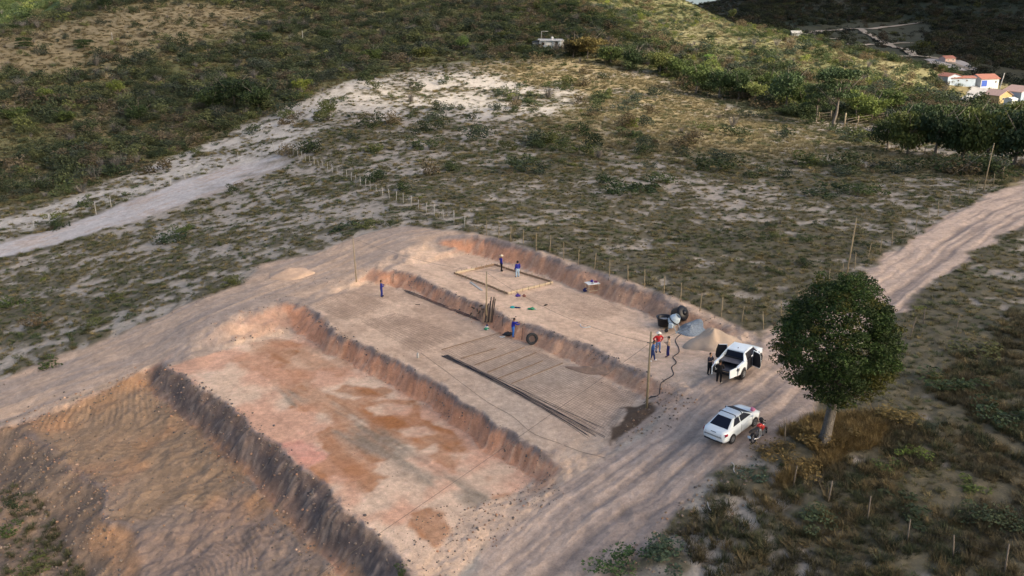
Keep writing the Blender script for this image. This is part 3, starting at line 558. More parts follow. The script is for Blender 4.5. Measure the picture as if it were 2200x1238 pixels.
def scatter(name, pts, scl, idx, tint, coll, label):
    n = len(pts); me = bpy.data.meshes.new(name); me.vertices.add(n); me.vertices.foreach_set('co', np.asarray(pts, np.float32).ravel())
    a = me.attributes.new('scl', 'FLOAT_VECTOR', 'POINT'); a.data.foreach_set('vector', np.asarray(scl, np.float32).ravel())
    a = me.attributes.new('rot', 'FLOAT_VECTOR', 'POINT'); a.data.foreach_set('vector', np.stack([rng.normal(0,.08,n), rng.normal(0,.08,n), rng.uniform(0,6.28,n)], -1).astype(np.float32).ravel())
    a = me.attributes.new('idx', 'INT', 'POINT'); a.data.foreach_set('value', np.asarray(idx, np.int32))
    a = me.attributes.new('tint', 'FLOAT_COLOR', 'POINT'); a.data.foreach_set('color', np.concatenate([tint, np.ones((n,1))], 1).astype(np.float32).ravel())
    o = bpy.data.objects.new(name, me); COL.objects.link(o)
    g = bpy.data.node_groups.new(name, 'GeometryNodeTree'); g.interface.new_socket('Geometry', in_out='INPUT', socket_type='NodeSocketGeometry'); g.interface.new_socket('Geometry', in_out='OUTPUT', socket_type='NodeSocketGeometry')
    N = g.nodes; L = g.links; i_ = N.new('NodeGroupInput'); o_ = N.new('NodeGroupOutput'); ip = N.new('GeometryNodeInstanceOnPoints'); ci = N.new('GeometryNodeCollectionInfo')
    ci.inputs['Collection'].default_value = coll; ci.inputs['Separate Children'].default_value = True; ci.inputs['Reset Children'].default_value = True
    def at_(nm, ty):
        q = N.new('GeometryNodeInputNamedAttribute'); q.data_type = ty; q.inputs[0].default_value = nm; return q.outputs[0]
    mp_ = N.new('GeometryNodeMeshToPoints'); L.new(i_.outputs[0], mp_.inputs[0])
    L.new(mp_.outputs[0], ip.inputs['Points']); L.new(ci.outputs[0], ip.inputs['Instance']); ip.inputs['Pick Instance'].default_value = True
    L.new(at_('idx', 'INT'), ip.inputs['Instance Index']); L.new(at_('rot', 'FLOAT_VECTOR'), ip.inputs['Rotation']); L.new(at_('scl', 'FLOAT_VECTOR'), ip.inputs['Scale']); L.new(ip.outputs[0], o_.inputs[0])
    md = o.modifiers.new('scatter', 'NODES'); md.node_group = g; tag(o, label, kind='stuff'); return o
def sector(r0, r1, n, azm=32):
    r = np.sqrt(rng.uniform(r0*r0, r1*r1, n)); a = rng.uniform(-azm, azm, n)*math.pi/180; return np.sin(a)*r, np.cos(a)*r
def pal(x, y, seed, cols, w_):
    k = np.searchsorted(np.cumsum(w_)/np.sum(w_), np.clip(.5+(fbm(x, y, 3.5, 2, seed)-.5)*1.9*.5+rng.uniform(-.38, .38, len(x)), 0, .999)); t = np.array(cols)[k]; return t*rng.uniform(.75, 1.25, len(x))[:,None], k
G_COLS = [(.095,.095,.04),(.155,.135,.06),(.24,.185,.08),(.07,.09,.038)]
S_COLS = [(.035,.052,.02),(.052,.07,.026),(.085,.10,.03),(.045,.06,.038),(.115,.09,.05),(.15,.135,.12),(.13,.15,.03)]
zone = lambda x, y, k, w_=4, nz=4: soft(x, y, RG[k], w_, nz, 10, 77)
def fits(x, y, z):
    px, py = proj(x, y, z); return (px > -120) & (px < 2320) & (py > -90) & (py < 1330)
# grass and litter tufts
T = []
for r0, r1, dens, s0, s1 in ((42, 75, 3.6, .26, .60), (75, 135, 3.6, .34, .72), (135, 260, 1.7, .5, 1.1), (260, 460, .45, .8, 1.7)):
    n = int(math.radians(64)/2*(r1*r1-r0*r0)*dens); x, y = sector(r0, r1, n); z, c_, g_, b_, ba = ground_all(x, y)
    keep = (rng.uniform(0, 1, n) < g_**1.3) & fits(x, y, z); x, y, z, g_ = x[keep], y[keep], z[keep], g_[keep]
    t, k = pal(x, y, 5, G_COLS, (3.5,3,1.6,2.2)); go = np.clip(zone(x, y, 'gold')+sstep(.5, .7, fbm(x, y, 18, 3, 12))*.35, 0, 1)*sstep(.3, .6, fbm(x, y, 6, 2, 8)+.1)
    hl = zone(x, y, 'hill'); br = zone(x, y, 'brown', 12, 12)
    t = lerp(t, np.array([(.25,.205,.11)])*rng.uniform(.75, 1.2, len(x))[:,None], (go*.8)[:,None]); t = lerp(t, np.array([(.28,.255,.13)])*rng.uniform(.75, 1.25, len(x))[:,None], zone(x, y, 'slope', 6, 6)[:,None]*.8); hl = hl*(1-zone(x, y, 'slope', 6, 6)); t = lerp(t, np.array([(.115,.105,.055)])*rng.uniform(.7, 1.3, len(x))[:,None], (hl*.6)[:,None]); t = lerp(t, np.array([(.20,.165,.095)])*rng.uniform(.8, 1.2, len(x))[:,None], (br*.85)[:,None])
    gr = sstep(.55, .7, fbm(x, y, 2.2, 3, 18)); t = lerp(t, np.array([(.055,.085,.035)]), (gr*.6*(1-hl))[:,None])
    s_ = rng.uniform(s0, s1, len(x)); hgt = s_*rng.uniform(.55, 1.1, len(x))*lerp(.75, 1.15, go)
    T.append((np.stack([x, y, z-.03], -1), np.stack([s_*1.15, s_*1.15, hgt], -1), rng.integers(0, 4, len(x)), t))
T = [np.concatenate(q) for q in zip(*T)]; print('tufts', len(T[0]))
scatter('grass', T[0], T[1], T[2], T[3], PROTO2, 'dry and green grass tufts growing over the sandy land and the hillsides')
# shrubs
T = []
for r0, r1, dens, s0, s1 in ((42, 135, .5, .35, 1.0), (135, 460, .26, .9, 4.6), (430, 1600, .034, 4, 11)):
    n = int(math.radians(64)/2*(r1*r1-r0*r0)*dens); x, y = sector(r0, r1, n); z, c_, g_, b_, ba = ground_all(x, y)
    hl = zone(x, y, 'hill'); pr = b_*1.0+.03*(hl < .5)*(ba < .1)
    if r0 > 400: pr = np.where(x < 60, 1., .95)*(sstep(.34, .48, fbm(x, y, 70, 3, 31))*.7+.3)
    pr = pr*(1-.92*zone(x, y, 'homes', 3, 2)); pr = np.where(crestwin(x, y) & (np.hypot(x, y) > 560), 1., pr)
    keep = (rng.uniform(0, 1, n) < pr) & fits(x, y, z) & (np.hypot(x, y) < 1560); x, y, z = x[keep], y[keep], z[keep]; hl = hl[keep]
    t, k = pal(x, y, 6, S_COLS, (3,3,1.7,1.5,2.0,2.2,.6)); t = lerp(t, t*1.5, zone(x, y, 'slope', 6, 6)[:,None]); lf = (sstep(30, -30, x)*hl)[:,None]; t = lerp(t, t.mean(1, keepdims=True)*.25+t*.80, lf); s_ = s0+(s1-s0)*rng.uniform(0, 1, len(x))**2.2
    rr0 = np.hypot(x, y); cw = crestwin(x, y); s_ = np.where(cw & (rr0 > 560), s_*.5, s_); s_ = np.where(cw & (rr0 > 350) & (rr0 <= 560), np.minimum(s_, np.where(rr0 < 425, 2.0, .9)), s_)
    if r0 < 130: s_ *= np.where(fbm(x, y, 9, 2, 44) > .5, 1.1, .7)
    if r0 > 400: s_ *= np.where(x < 60, .8, .9); t = np.where((x < 60)[:,None], t*1.1+C(.01,.025,.0)[None], t*.30)  # far right shrub tints darkened to carry the ridge's shade
    if r0 > 400: kp = (rng.uniform(0,1,len(x)) > .93*zone(x, y, 'valley', 6, 8)); x, y, z, t, k, s_, hl = x[kp], y[kp], z[kp], t[kp], k[kp], s_[kp], hl[kp]
    s_ = np.where(zone(x, y, 'brown', 12, 12) > .5, s_*.7, s_)
    ix = rng.integers(0, 6, len(x)); ix = np.where(k == 5, rng.integers(6, 8, len(x)), ix)
    T.append((np.stack([x, y, z-.05*s_], -1), np.stack([s_*rng.uniform(.9, 1.4, len(x)), s_*rng.uniform(.9, 1.4, len(x)), s_*rng.uniform(.7, 1.05, len(x))], -1), ix, t, k))
T = [np.concatenate(q) for q in zip(*T)]
px_, py_ = proj(T[0][:,0], T[0][:,1], T[0][:,2]); rr_ = np.hypot(T[0][:,0], T[0][:,1])
siz = T[1][:,0]*T[1][:,2]/rr_**2*((px_ > 0) & (px_ < 2200) & (py_ > 0) & (py_ < 1238) & (T[2] < 6) & (rr_ < 420)); top = np.argsort(-siz)[:290]; rest = np.ones(len(siz), bool); rest[top] = False
print('shrubs', len(siz)); XR = 5; scatter('scrub', T[0][rest], T[1][rest], T[2][rest], T[3][rest], PROTO, 'low bushes and undergrowth covering the slopes around the works')
KIND = ['dark green', 'mid green', 'light green', 'blue green', 'brown half dry', 'bare grey', 'yellow green']
def where_(px, py):
    if py < 140 and px > 1400: return 'on the sunlit slope at the right', 'shrubs on the sunlit slope'
    if py < 190+(px < 700)*300 and px < 1400 and not (py > 480): return ('on the hillside behind the sandy strip' if px > 600 else 'on the shaded hillside at the left'), 'shrubs on the left hillside'
    if px > 1600 and py > 560: return 'in rough ground beside the road', 'shrubs at the right of the road'
    if px > 600 and py < 640: return 'in the sandy field behind the fence', 'shrubs in the field behind the fence'
    return 'beside the hauling track', 'shrubs left of the hauling track'
for i in top:
    o = bpy.data.objects.new('shrub', SHRUBS[int(T[2][i])]); COL.objects.link(o); o.location = T[0][i]; o.scale = T[1][i]; o.rotation_euler = (0, 0, float(rng.uniform(0, 6.28)))
    o['tint'] = [float(v) for v in T[3][i]]; wl_, gr_ = where_(px_[i], py_[i]); k = KIND[int(T[4][i])]
    lbl_ = '%s shrub %s, %s' % (('large ' if T[1][i][0] > 2.6 else 'small ' if T[1][i][0] < 1.5 else '')+k, wl_, ('at the left edge' if px_[i] < 250 else 'left of centre' if px_[i] < 800 else 'near the centre' if px_[i] < 1300 else 'right of centre' if px_[i] < 1850 else 'at the right')+(' high up' if py_[i] < 110 else '')); lbl_ = lbl_ if len(lbl_.split()) <= 16 else lbl_.replace('half dry ', '')
    tag(o, lbl_, 'shrub', gr_)
# ------------------------------------------------------------------ materials of things
M_BARK = mat('bark', (.17,.145,.12), .9, .45, 5, .05); M_BARKP = mat('pale_bark', (.14,.125,.11), .95, .6, 3.5, .15, detail=8)
M_WOOD = mat('weathered_wood', (.28,.225,.145), .85, .3, 6, .01); M_WOODD = mat('old_wood', (.17,.14,.11), .9, .3, 6, .01); M_CONC = mat('concrete', (.38,.37,.35), .85, .15, 4, .01)
M_STEELD = mat('dark_steel', (.045,.05,.06), .5, .3, 8, metal=.6); M_WIRE = mat('wire', (.10,.09,.08), .5, .1, 4, metal=.7)
M_WHITE = mat('white_paint', (.60,.60,.585), .6, .05, 2); M_TILE = mat('red_tile', (.30,.13,.095), .8, .25, 1.5, .02); M_TILEP = mat('faded_tile', (.50,.33,.27), .8, .2, 1.5, .02)
M_YEL = mat('ochre_paint', (.40,.31,.15), .8, .15, 2); M_GREYB = mat('blue_grey_paint_and_shade', (.36,.43,.50), .8, .15, 1.5); M_DARK = mat('dark_void', (.02,.02,.025), .6, .1, 2); M_BLUE = mat('blue_paint', (.04,.10,.42), .6, .1, 2)  # the blue grey also stands for shade on one white gable
M_PINKW = mat('pinkish_render', (.55,.40,.34), .8, .1, 2); M_GREY = mat('grey_render', (.33,.33,.33), .85, .15, 2)
def hsolve(p, pytop):
    lo, hi = 0., 40.
    for _ in range(40):
        m_ = (lo+hi)/2
        if proj(p.x, p.y, p.z+m_)[1] > pytop: lo = m_
        else: hi = m_
    return lo
# ------------------------------------------------------------------ trees
def crown_mesh(seed, n, style, leaf, nl=26):
    """crown in unit size: radius 1 across, from z=0 to z=1"""
    rr = np.random.default_rng(seed)
    if style == 'umbrella':
        a = rr.uniform(0, 6.28, nl); r = np.sqrt(rr.uniform(0, 1, nl))*.82; lay = rr.choice([.30,.55,.80,.93], nl); c = np.stack([np.cos(a)*r*(1.15-lay*.35), np.sin(a)*r*(1.15-lay*.35), lay-.18*r], -1); R_ = np.stack([rr.uniform(.22,.38,nl)]*2+[rr.uniform(.05,.09,nl)], -1)
    else:
        d = rr.normal(size=(nl,3)); d /= np.linalg.norm(d, axis=1)[:,None]; c = d*rr.uniform(.35,.78,nl)[:,None]*[1,1,.45]+[0,0,.52]; R_ = np.stack([rr.uniform(.20,.42,nl)]*2+[rr.uniform(.10,.2,nl)], -1)
    k = rr.integers(0, nl, n); d = rr.normal(size=(n,3)); d /= np.linalg.norm(d, axis=1)[:,None]
    q = c[k]+d*R_[k]*(rr.uniform(.3,1.1,n)**.6)[:,None]; V, F = quads(q, rr.uniform(.6,1.3,n)*leaf, rr, .6, 1.6); V[:,2] = np.maximum(V[:,2], -.05)
    return mesh_np('crown', V, F, M_LEAF)
CR = {'umbrella': [crown_mesh(200+i, 4200, 'umbrella', .05, 40+8*i) for i in range(2)], 'round': [crown_mesh(210+i, 2800, 'round', .058, 24+5*i) for i in range(4)], 'thin': [crown_mesh(220+i, 1100, 'round', .05, 16) for i in range(2)]}
def trunk_mb(h, r, seed, lean=(0,0), limbs=5, cr=1., z0=.45):
    rr = random.Random(seed); mb = MB(); lx, ly = lean
    pts = [(lx*t*h+rr.uniform(-.02,.02)*h*(t > 0), ly*t*h+rr.uniform(-.02,.02)*h*(t > 0), h*t) for t in (0, .08, .25, .45, .65, .8)]
    mb.tube(pts, [r*1.35, r*1.05, r*.85, r*.68, r*.45, r*.2], 7); L_ = []
    for i in range(limbs):
        t = rr.uniform(z0-.1, z0+.2); a = 6.28*i/limbs+rr.uniform(-.4,.4); p = Vector((lx*t*h, ly*t*h, t*h)); d = Vector((math.cos(a), math.sin(a), rr.uniform(.5, 1.0)))*cr*.5
        m2 = MB(); m2.tube([p, p+d*.5+Vector((0,0,.04*h)), p+d+Vector((0,0,.1*h))], [r*.42, r*.3, r*.1], 5); L_.append(m2)
    return mb, L_
def tree(label, px, py, hpx, wpx, style, tint, name='tree', group=None, seed=1, bark=None, c0=.35, n_l=4, ptop=None):
    p = at(px, py); z_ = p.y*CT-(p.z-HC)*ST; h = hsolve(p, py-hpx); wd = wpx*z_/FPX; rr = random.Random(seed)
    e = empty(name, p-Vector((0,0,.1)), rr.uniform(0, 6.28), label=label, cat='tree', group=group)
    tb, ls = trunk_mb(h*.95, h*.022+.05, seed, (rr.uniform(-.05,.05), rr.uniform(-.05,.05)), n_l, wd*.8)
    tb.build('trunk', bark or M_BARK, e)
    for m2 in ls: m2.build('limb', bark or M_BARK, e)
    c = bpy.data.objects.new('crown', CR[style][seed % len(CR[style])]); COL.objects.link(c); c.parent = e; c.location = (0, 0, h*c0); c.scale = (wd/2*.98, wd/2*.98, h*(1-c0)); c.rotation_euler = (0,0,rr.uniform(0,6.28)); c['tint'] = list(tint)
    return e
DG, MG, LG, YG, OG, BR = (.035,.055,.02), (.065,.09,.026), (.11,.14,.035), (.17,.20,.04), (.09,.10,.03), (.13,.09,.045)
g1_ = 'trees in a row at the foot of the sunlit slope'; g2_ = 'dense trees massed at the right behind the fence'; g3_ = 'trees on the left hillside'
tree('tall flat topped tree with a bare trunk beside the wooden corral', 1791, 272, 132, 112, 'umbrella', (.055,.085,.035), seed=2, c0=.42, n_l=6)
tree('lower layered tree just left of the tall corral tree', 1752, 263, 88, 78, 'umbrella', (.06,.085,.035), seed=3, c0=.30)
for i, (a, b, c, d, s_, t_, lb) in enumerate([
 (1418,158,52,76,'round',OG,'olive round tree nearest the hill house in the row'),(1452,166,44,70,'round',MG,'mid green tree left of the first dark crown in the row'),
 (1496,202,70,74,'round',MG,'leafy tree at the left end of the fenced field edge'),(1528,178,62,58,'thin',LG,'thin light green tree standing behind the row'),
 (1545,210,66,76,'round',DG,'dark spreading tree with bright leaf tips in the row'),(1586,214,66,70,'round',DG,'dark tree immediately left of the pale yellow green tree'),
 (1621,217,46,64,'round',(.17,.19,.06),'small pale yellow green tree at the field edge'),(1650,212,66,62,'round',MG,'mid green tree right of the pale yellow green one'),
 (1688,236,88,96,'round',(.045,.07,.028),'large dark green tree left of the corral'),(1722,240,66,66,'round',MG,'mid green tree between the large dark tree and the corral'),
 (1838,252,66,74,'round',LG,'light green tree behind the corral rails'),(1872,262,60,84,'round',LG,'light green tree right of the corral rails'),(1905,242,56,80,'round',MG,'mid green tree behind the right end of the corral'),
 (1590,178,36,60,'thin',MG,'thin tree uphill of the row'),(1525,132,18,30,'round',(.14,.22,.05),'small bright green tree alone on the sunlit slope')]): tree(lb, a, b, c, d, s_, tuple(v*1.35 for v in t_), group=g1_, seed=10+i, c0=.18)  # row tints raised so the leaf colour carries sunlight
for i, (a, b, c, d, s_) in enumerate([(1905,322,74,92,'round'),(1950,332,96,116,'round'),(2010,336,112,130,'round'),(2068,342,104,120,'round'),(2120,350,122,136,'round'),(2178,356,124,140,'round'),(2240,362,120,140,'round'),
 (1930,290,60,90,'round'),(1975,282,66,92,'round'),(2030,288,70,100,'round'),(2092,290,66,96,'round'),(2150,292,72,100,'round'),(2205,300,74,110,'round'),(2190,262,48,90,'round'),(2050,262,40,80,'round'),(1968,252,36,70,'thin')]):
    hue_ = ['dark green', 'olive green', 'deep green'][i % 3]; t_ = [(.04,.058,.02), (.07,.085,.022), (.035,.055,.024)][i % 3]
    if i > 6: t_ = tuple(v*1.35 for v in t_)
    tree('%s tree %s of the dense right hand stand, %s' % (hue_, 'in the front row' if i < 7 else 'in the back row', ['leftmost', 'second from left', 'third from left', 'fourth from left', 'fifth from left', 'sixth from left', 'seventh from left', 'eighth from left', 'ninth from left'][i if i < 7 else i-7]), a, b, c, d, s_, t_, group=g2_, seed=30+i, c0=.06, n_l=3)
for i, (a, b, c, d, s_, t_, lb) in enumerate([(1262,126,54,96,'round',(.15,.12,.04),'half dry golden brown tree beside the house on the hill'),(1232,124,50,56,'round',(.05,.045,.025),'dark crown put in as the shaded left side of the golden tree'),  # the dark second tree paints the shaded side of the golden one
 (1312,140,46,70,'round',MG,'mid green tree right of the golden brown tree'),(1358,148,46,64,'round',DG,'dark green tree second right of the golden brown tree'),
 (1573,42,26,24,'round',(.12,.14,.05),'lone round tree on the crest of the sunlit slope'),(1228,30,26,30,'umbrella',DG,'small palm like tree on the upper slope above the hill house'),
 (228,24,44,40,'round',(.02,.035,.015),'dark conical tree on the crest at the upper left'),(54,106,28,40,'umbrella',DG,'small flat tree on the brown slope at far left'),(182,108,26,46,'umbrella',DG,'dark flat tree in the middle of the brown slope'),(30,64,14,26,'round',DG,'small dark tree on the upper left crest'),
 (505,232,72,110,'round',(.025,.042,.018),'very dark large tree above the sandy strip'),(458,240,58,88,'round',DG,'dark tree left of the very dark large tree'),(556,236,54,84,'round',DG,'dark tree right of the very dark large tree'),(648,200,36,54,'round',YG,'yellow green tree close to the sandy strip'),
 (100,218,32,54,'round',LG,'light green round tree low on the shaded slope at left'),(250,204,34,44,'round',(.13,.16,.04),'light green tree in the middle of the shaded slope'),(35,258,30,70,'round',MG,'mid green spreading tree at the left picture edge'),(140,262,28,60,'round',MG,'mid green tree below the light green round tree'),
 (300,262,40,66,'round',DG,'dark tree low on the slope near the centre left'),(995,108,34,40,'round',(.10,.15,.045),'light green tree on the slope left of the hill house'),(910,132,36,60,'round',OG,'olive tree on the lower slope behind the field'),(800,134,34,66,'round',MG,'mid green tree behind the left part of the field'),
 (560,92,26,50,'round',DG,'dark tree high on the shaded hillside'),(700,86,24,46,'round',DG,'dark tree near the top centre of the hillside'),(1085,86,22,40,'round',OG,'olive tree above the hill house at left'),(1768,56,16,22,'round',(.02,.03,.015),'small black green tree alone on the far slope')]):
    tree(lb, a, b, c, d, s_, t_, name='small_tree' if c < 30 else 'tree', group=g3_ if a < 760 else None, seed=60+i, c0=.12)
# the big tree at the road
def big_tree():
    rr = np.random.default_rng(5); b = at(1768, 955); e = empty('tree', b-Vector((0,0,.1)), label='large dark green tree with a dense domed crown and pale leaning trunk at the road', cat='tree')
    zc, rz, rx = 7.6-b.z, 4.1, 3.68; cx = .25; mb = MB()
    rings = []
    for t, r in ((0,.50),(.04,.36),(.08,.31),(.15,.28),(.22,.27),(.3,.26),(.42,.25),(.52,.22)):
        z = t*8.4; ring = []
        for j in range(14):
            a = 2*math.pi*j/14; f = 1+.22*math.sin(3*a+1+z*.3)+.10*math.sin(5*a+z); ring.append(((cx+.4)*t*1.4+math.cos(a)*r*f, math.sin(a)*r*f, z))
        rings.append(ring)
    mb.loft(rings); mb.build('trunk', M_BARKP, e)
    for i in range(9):
        a = 6.28*i/9+rr.uniform(-.3,.3); t = rr.uniform(.38,.52); z0 = t*8.4; L_ = rr.uniform(2.2,3.4); up = rr.uniform(.5,2.0); m2 = MB(); p = Vector(((cx+.4)*t*1.4, 0, z0))
        q = [p+Vector((math.cos(a)*L_*u, math.sin(a)*L_*u, up*L_*.55*u**.8)) for u in (0,.35,.7,1)]; m2.tube(q, [.17,.11,.06,.02], 6)
        for w in range(4):
            s_ = q[1+w % 2]; d = Vector(rr.normal(size=3)); d.z = abs(d.z)*.8+.2; d.normalize(); m2.tube([s_, s_+d*.7, s_+d*1.4+Vector((0,0,.2))], [.05,.03,.01], 4)
        m2.build('limb', M_BARK, e)
    nc = 540; d = rr.normal(size=(nc,3)); d /= np.linalg.norm(d, axis=1)[:,None]; rad = rr.uniform(.62, .98, nc)**.7
    lump = 1+.20*(fbm(d[:,0]*3+5, d[:,1]*3+d[:,2]*2.2, 1.0, 3, 3)-.5)*2
    ax = np.where(d[:,2] > 0, rx*(1-.08*d[:,2]), rx*1.0)
    cc = np.stack([d[:,0]*ax*rad*lump+cx, d[:,1]*ax*rad*lump, np.where(d[:,2] > 0, d[:,2]*rz, d[:,2]*rz*.92)*rad*lump+zc+.1], -1)
    cc[:,2] = np.maximum(cc[:,2], zc-rz*.86+np.abs(rr.normal(size=nc))*.4+.12*np.hypot(cc[:,0]-cx, cc[:,1])*(cc[:,0] < cx))
    per = 125; k = np.repeat(np.arange(nc), per); n = len(k); dd = rr.normal(size=(n,3)); dd /= np.linalg.norm(dd, axis=1)[:,None]
    q = cc[k]+dd*(rr.uniform(.25,1,n)**.5)[:,None]*np.array([.58,.58,.30])*(.75+.5*_hash(k, k*0, 4))[:,None]
    V, F = quads(q, rr.uniform(.6,1.3,n)*.080, rr, .7, 2.2); sh = _hash(k, k*0+3, 8)
    me = mesh_np('crown', V, F, [leafmat('big_tree_leaf', (.032,.053,.017), hue=.28, tl=.12), leafmat('big_tree_leaf_warm', (.075,.08,.02), hue=.35, tl=.2), leafmat('big_tree_leaf_pale', (.042,.075,.02), hue=.28, tl=.2)])
    warm = ((cc[k][:,2] < zc-.6) & (cc[k][:,0] > cx+.6) & (sh > .25)) | (sh > .90); pale_leaf = (_hash(k, k*0+9, 2) > .55) & (cc[k][:,2] > zc-1); me.polygons.foreach_set('material_index', np.where(warm, 1, np.where(pale_leaf, 2, 0)).astype(np.int32))  # paler green leaves mixed into the upper crown
    o = bpy.data.objects.new('crown', me); COL.objects.link(o); o.parent = e
big_tree()
# ------------------------------------------------------------------ fences
def fence(label, feet, h, r, m, cat='fence', wires=3, name='wire_fence', interp=None, rnd=.06, dark=None, post='post'):
    fp = [at(*q) for q in feet]; fp = [q for q in fp if q]
    if interp:
        L_ = [0]; 
        for a, b in zip(fp, fp[1:]): L_.append(L_[-1]+(b-a).length)
        out = []; t = 0
        while t <= L_[-1]:
            k = max(i for i in range(len(L_)) if L_[i] <= t+1e-6); k = min(k, len(fp)-2); u = (t-L_[k])/(L_[k+1]-L_[k]); q = fp[k].lerp(fp[k+1], u); q.z = GZ(q.x, q.y); out.append(q); t += interp
        fp = out
    e = empty(name, fp[0], label=label, cat=cat); tops = []; me = None
    for i, q in enumerate(fp):
        if me is None:
            mb = MB(); mb.tube([(0,0,-.25), (0,0,.5), (0.01,0,1)], [r, r*.95, r*.85], 6); o = mb.build(post, m, e); me = o.data
        else: o = bpy.data.objects.new(post, me); COL.objects.link(o); o.parent = e
        hh = h*random.uniform(.88, 1.12); o.location = q-fp[0]; o.scale = (random.uniform(.85,1.2), random.uniform(.85,1.2), hh); o.rotation_euler = (random.gauss(0,rnd), random.gauss(0,rnd), random.uniform(0,3)); tops.append((q-fp[0], hh))
    for w in range(wires):
        mb = MB(); t = .35+.55*w/max(wires-1,1); pts = [a+Vector((0,0,hh*t)) for a, hh in tops]
        mb.tube(pts, .006, 3, caps=False); mb.build('wire', M_WIRE, e, recalc=False)
    return e
fence('long fence of thin pale concrete posts running down from the sandy road to the terraces', [(600,324),(640,338),(735,380),(752,388),(800,412),(860,436),(930,464),(1010,492)], 1.45, .042, M_CONC, interp=2.6, post='concrete_post')
fence('wire fence of wooden stakes along the top of the back cut wall', [(1045,506),(1071,515),(1097,520),(1124,523),(1152,538),(1181,543),(1211,558),(1242,568),(1277,580),(1309,594),(1349,604),(1385,617),(1426,632),(1462,648),(1504,667),(1549,680),(1593,693),(1640,708)], 1.7, .042, M_WOOD, post='wooden_post')
fence('wire fence of wooden stakes following the left side of the red dirt road', [(1678,682),(1713,660),(1750,640),(1779,618),(1809,597),(1836,577),(1864,559),(1890,544),(1916,527),(1942,510),(1967,494),(1991,479),(2015,462),(2037,446),(2058,432),(2079,420),(2097,410),(2134,397),(2153,382),(2189,360)], 1.7, .04, M_WOOD, post='wooden_post')
fence('sparse fence of pale posts along the upper side of the sandy road at left', [(-20,522),(73,494),(107,483),(207,462),(239,446),(332,412),(367,400),(398,388),(450,366),(512,348),(563,332),(588,325)], 1.8, .05, M_CONC, post='concrete_post')
fence('sparse fence of grey stakes in the rough ground below the large tree', [(2053,712),(1984,697),(1956,722)], 1.6, .045, M_WOODD, post='wooden_post')
fence('leaning grey stakes in the brown grass at the lower right', [(1685,955),(1704,1047),(1779,1080),(1864,1117),(1949,1162),(2048,1197),(2158,1232)], 1.45, .04, M_WOODD, post='wooden_post', rnd=.09)
fence('thin fence between the golden field and the trees', [(1335,152),(1400,168),(1450,182),(1500,205),(1560,224),(1620,244),(1700,268)], 1.3, .05, M_WOODD, interp=6.5, wires=2, post='wooden_post')
fence('thin fence below the dense trees at the right', [(1860,298),(1882,308),(1915,316),(1945,323),(1985,333),(2030,346),(2075,352),(2125,366)], 1.4, .05, M_WOODD, wires=2, post='wooden_post')
def corral():
    P_ = [at(*q) for q in ((1758,262),(1784,258),(1813,276),(1842,270),(1872,264),(1902,262))]; e = empty('corral', P_[0], label='rustic corral of pale wooden rails beside the tall flat topped tree', cat='corral')
    for i, q in enumerate(P_):
        mb = MB(); h = 3.2 if i == 2 else 2.1; a = q-P_[0]; mb.tube([a-Vector((0,0,.2)), a+Vector((.05,0,h))], [.17 if i == 2 else .11]*2, 6); mb.build('post', M_WOOD, e)
    for i in range(5):
        if i == 1: continue
        for hh in (.6, 1.2, 1.8):
            mb = MB(); a = P_[i]-P_[0]; b = P_[i+1]-P_[0]; mb.tube([a+Vector((0,-.1,hh)), b+Vector((0,-.1,hh+random.uniform(-.15,.15)))], [.055,.04], 5); mb.build('rail', M_WOODD, e)
corral()
# ------------------------------------------------------------------ poles and power lines
def pole(label, px, py, ptop, r, lean=0., arm=0, name='utility_pole', m=None, steps=False):
    p = at(px, py); h = hsolve(p, ptop); e = empty(name, p, label=label, cat='pole'); mb = MB(); mb.tube([(0,0,-.4), (lean*.5,0,h*.5), (lean,0,h)], [r*1.15, r, r*.8], 8); mb.build('shaft', m or M_WOOD, e)
    if arm: m2 = MB(); m2.box((lean*.85,0,h*arm), (.5,.05,.05)); m2.build('crossarm', M_WIRE, e)
    return p+Vector((lean,0,h)), p, h
T1, _, _ = pole('slim wooden pole standing at the left end of the middle terrace', 766, 606, 510, .055, -.12)
T2, _, _ = pole('slim wooden pole rising in front of the stacked dark boards', 1045, 692, 583, .06, .05)
T3, B3, H3 = pole('tall wooden pole by the damp patch at the terrace corner', 1389, 878, 713, .085, .04, .86)
T4, _, _ = pole('tall thin pole beside the fence left of the red road', 1817, 600, 468, .07, .3)
T5, _, _ = pole('tall thin pole at the fence near the right picture edge', 2112, 410, 308, .07, .4)
def cable(label, a, b, sag, r=.012, name='power_cable'):
    mb = MB(); pts = [a.lerp(b, t)-Vector((0,0,sag*4*t*(1-t))) for t in [i/16 for i in range(17)]]; mb.tube(pts, r, 3, caps=False); o = mb.build(name, M_WIRE, recalc=False); tag(o, label, 'cable')
A3 = B3+Vector((.03,0,H3*.86))
cable('cable sagging between the two slim poles over the terraces', T1-Vector((0,0,.1)), T2-Vector((0,0,.1)), .5)
cable('cable running from the board stack pole to the corner pole', T2-Vector((0,0,.1)), A3, .9)
cable('cable running from the corner pole to the tall pole left of the red road', A3, T4-Vector((0,0,.3)), 1.3)
cable('cable running along the red road between the two tall thin poles', T4-Vector((0,0,.2)), T5-Vector((0,0,.2)), 1.1)
_e = PD(655, 1255, 44); cable('cable crossing above the lower terrace towards the bottom edge', A3, Vector(_e), .15, .012)
for px, py, pt, lb in ((242,88,70,'bare pale post on the brown slope at upper left'),(651,90,66,'bare pale post on the shaded hillside near the top')): pole(lb, px, py, pt, .09, name='pole', m=M_CONC)
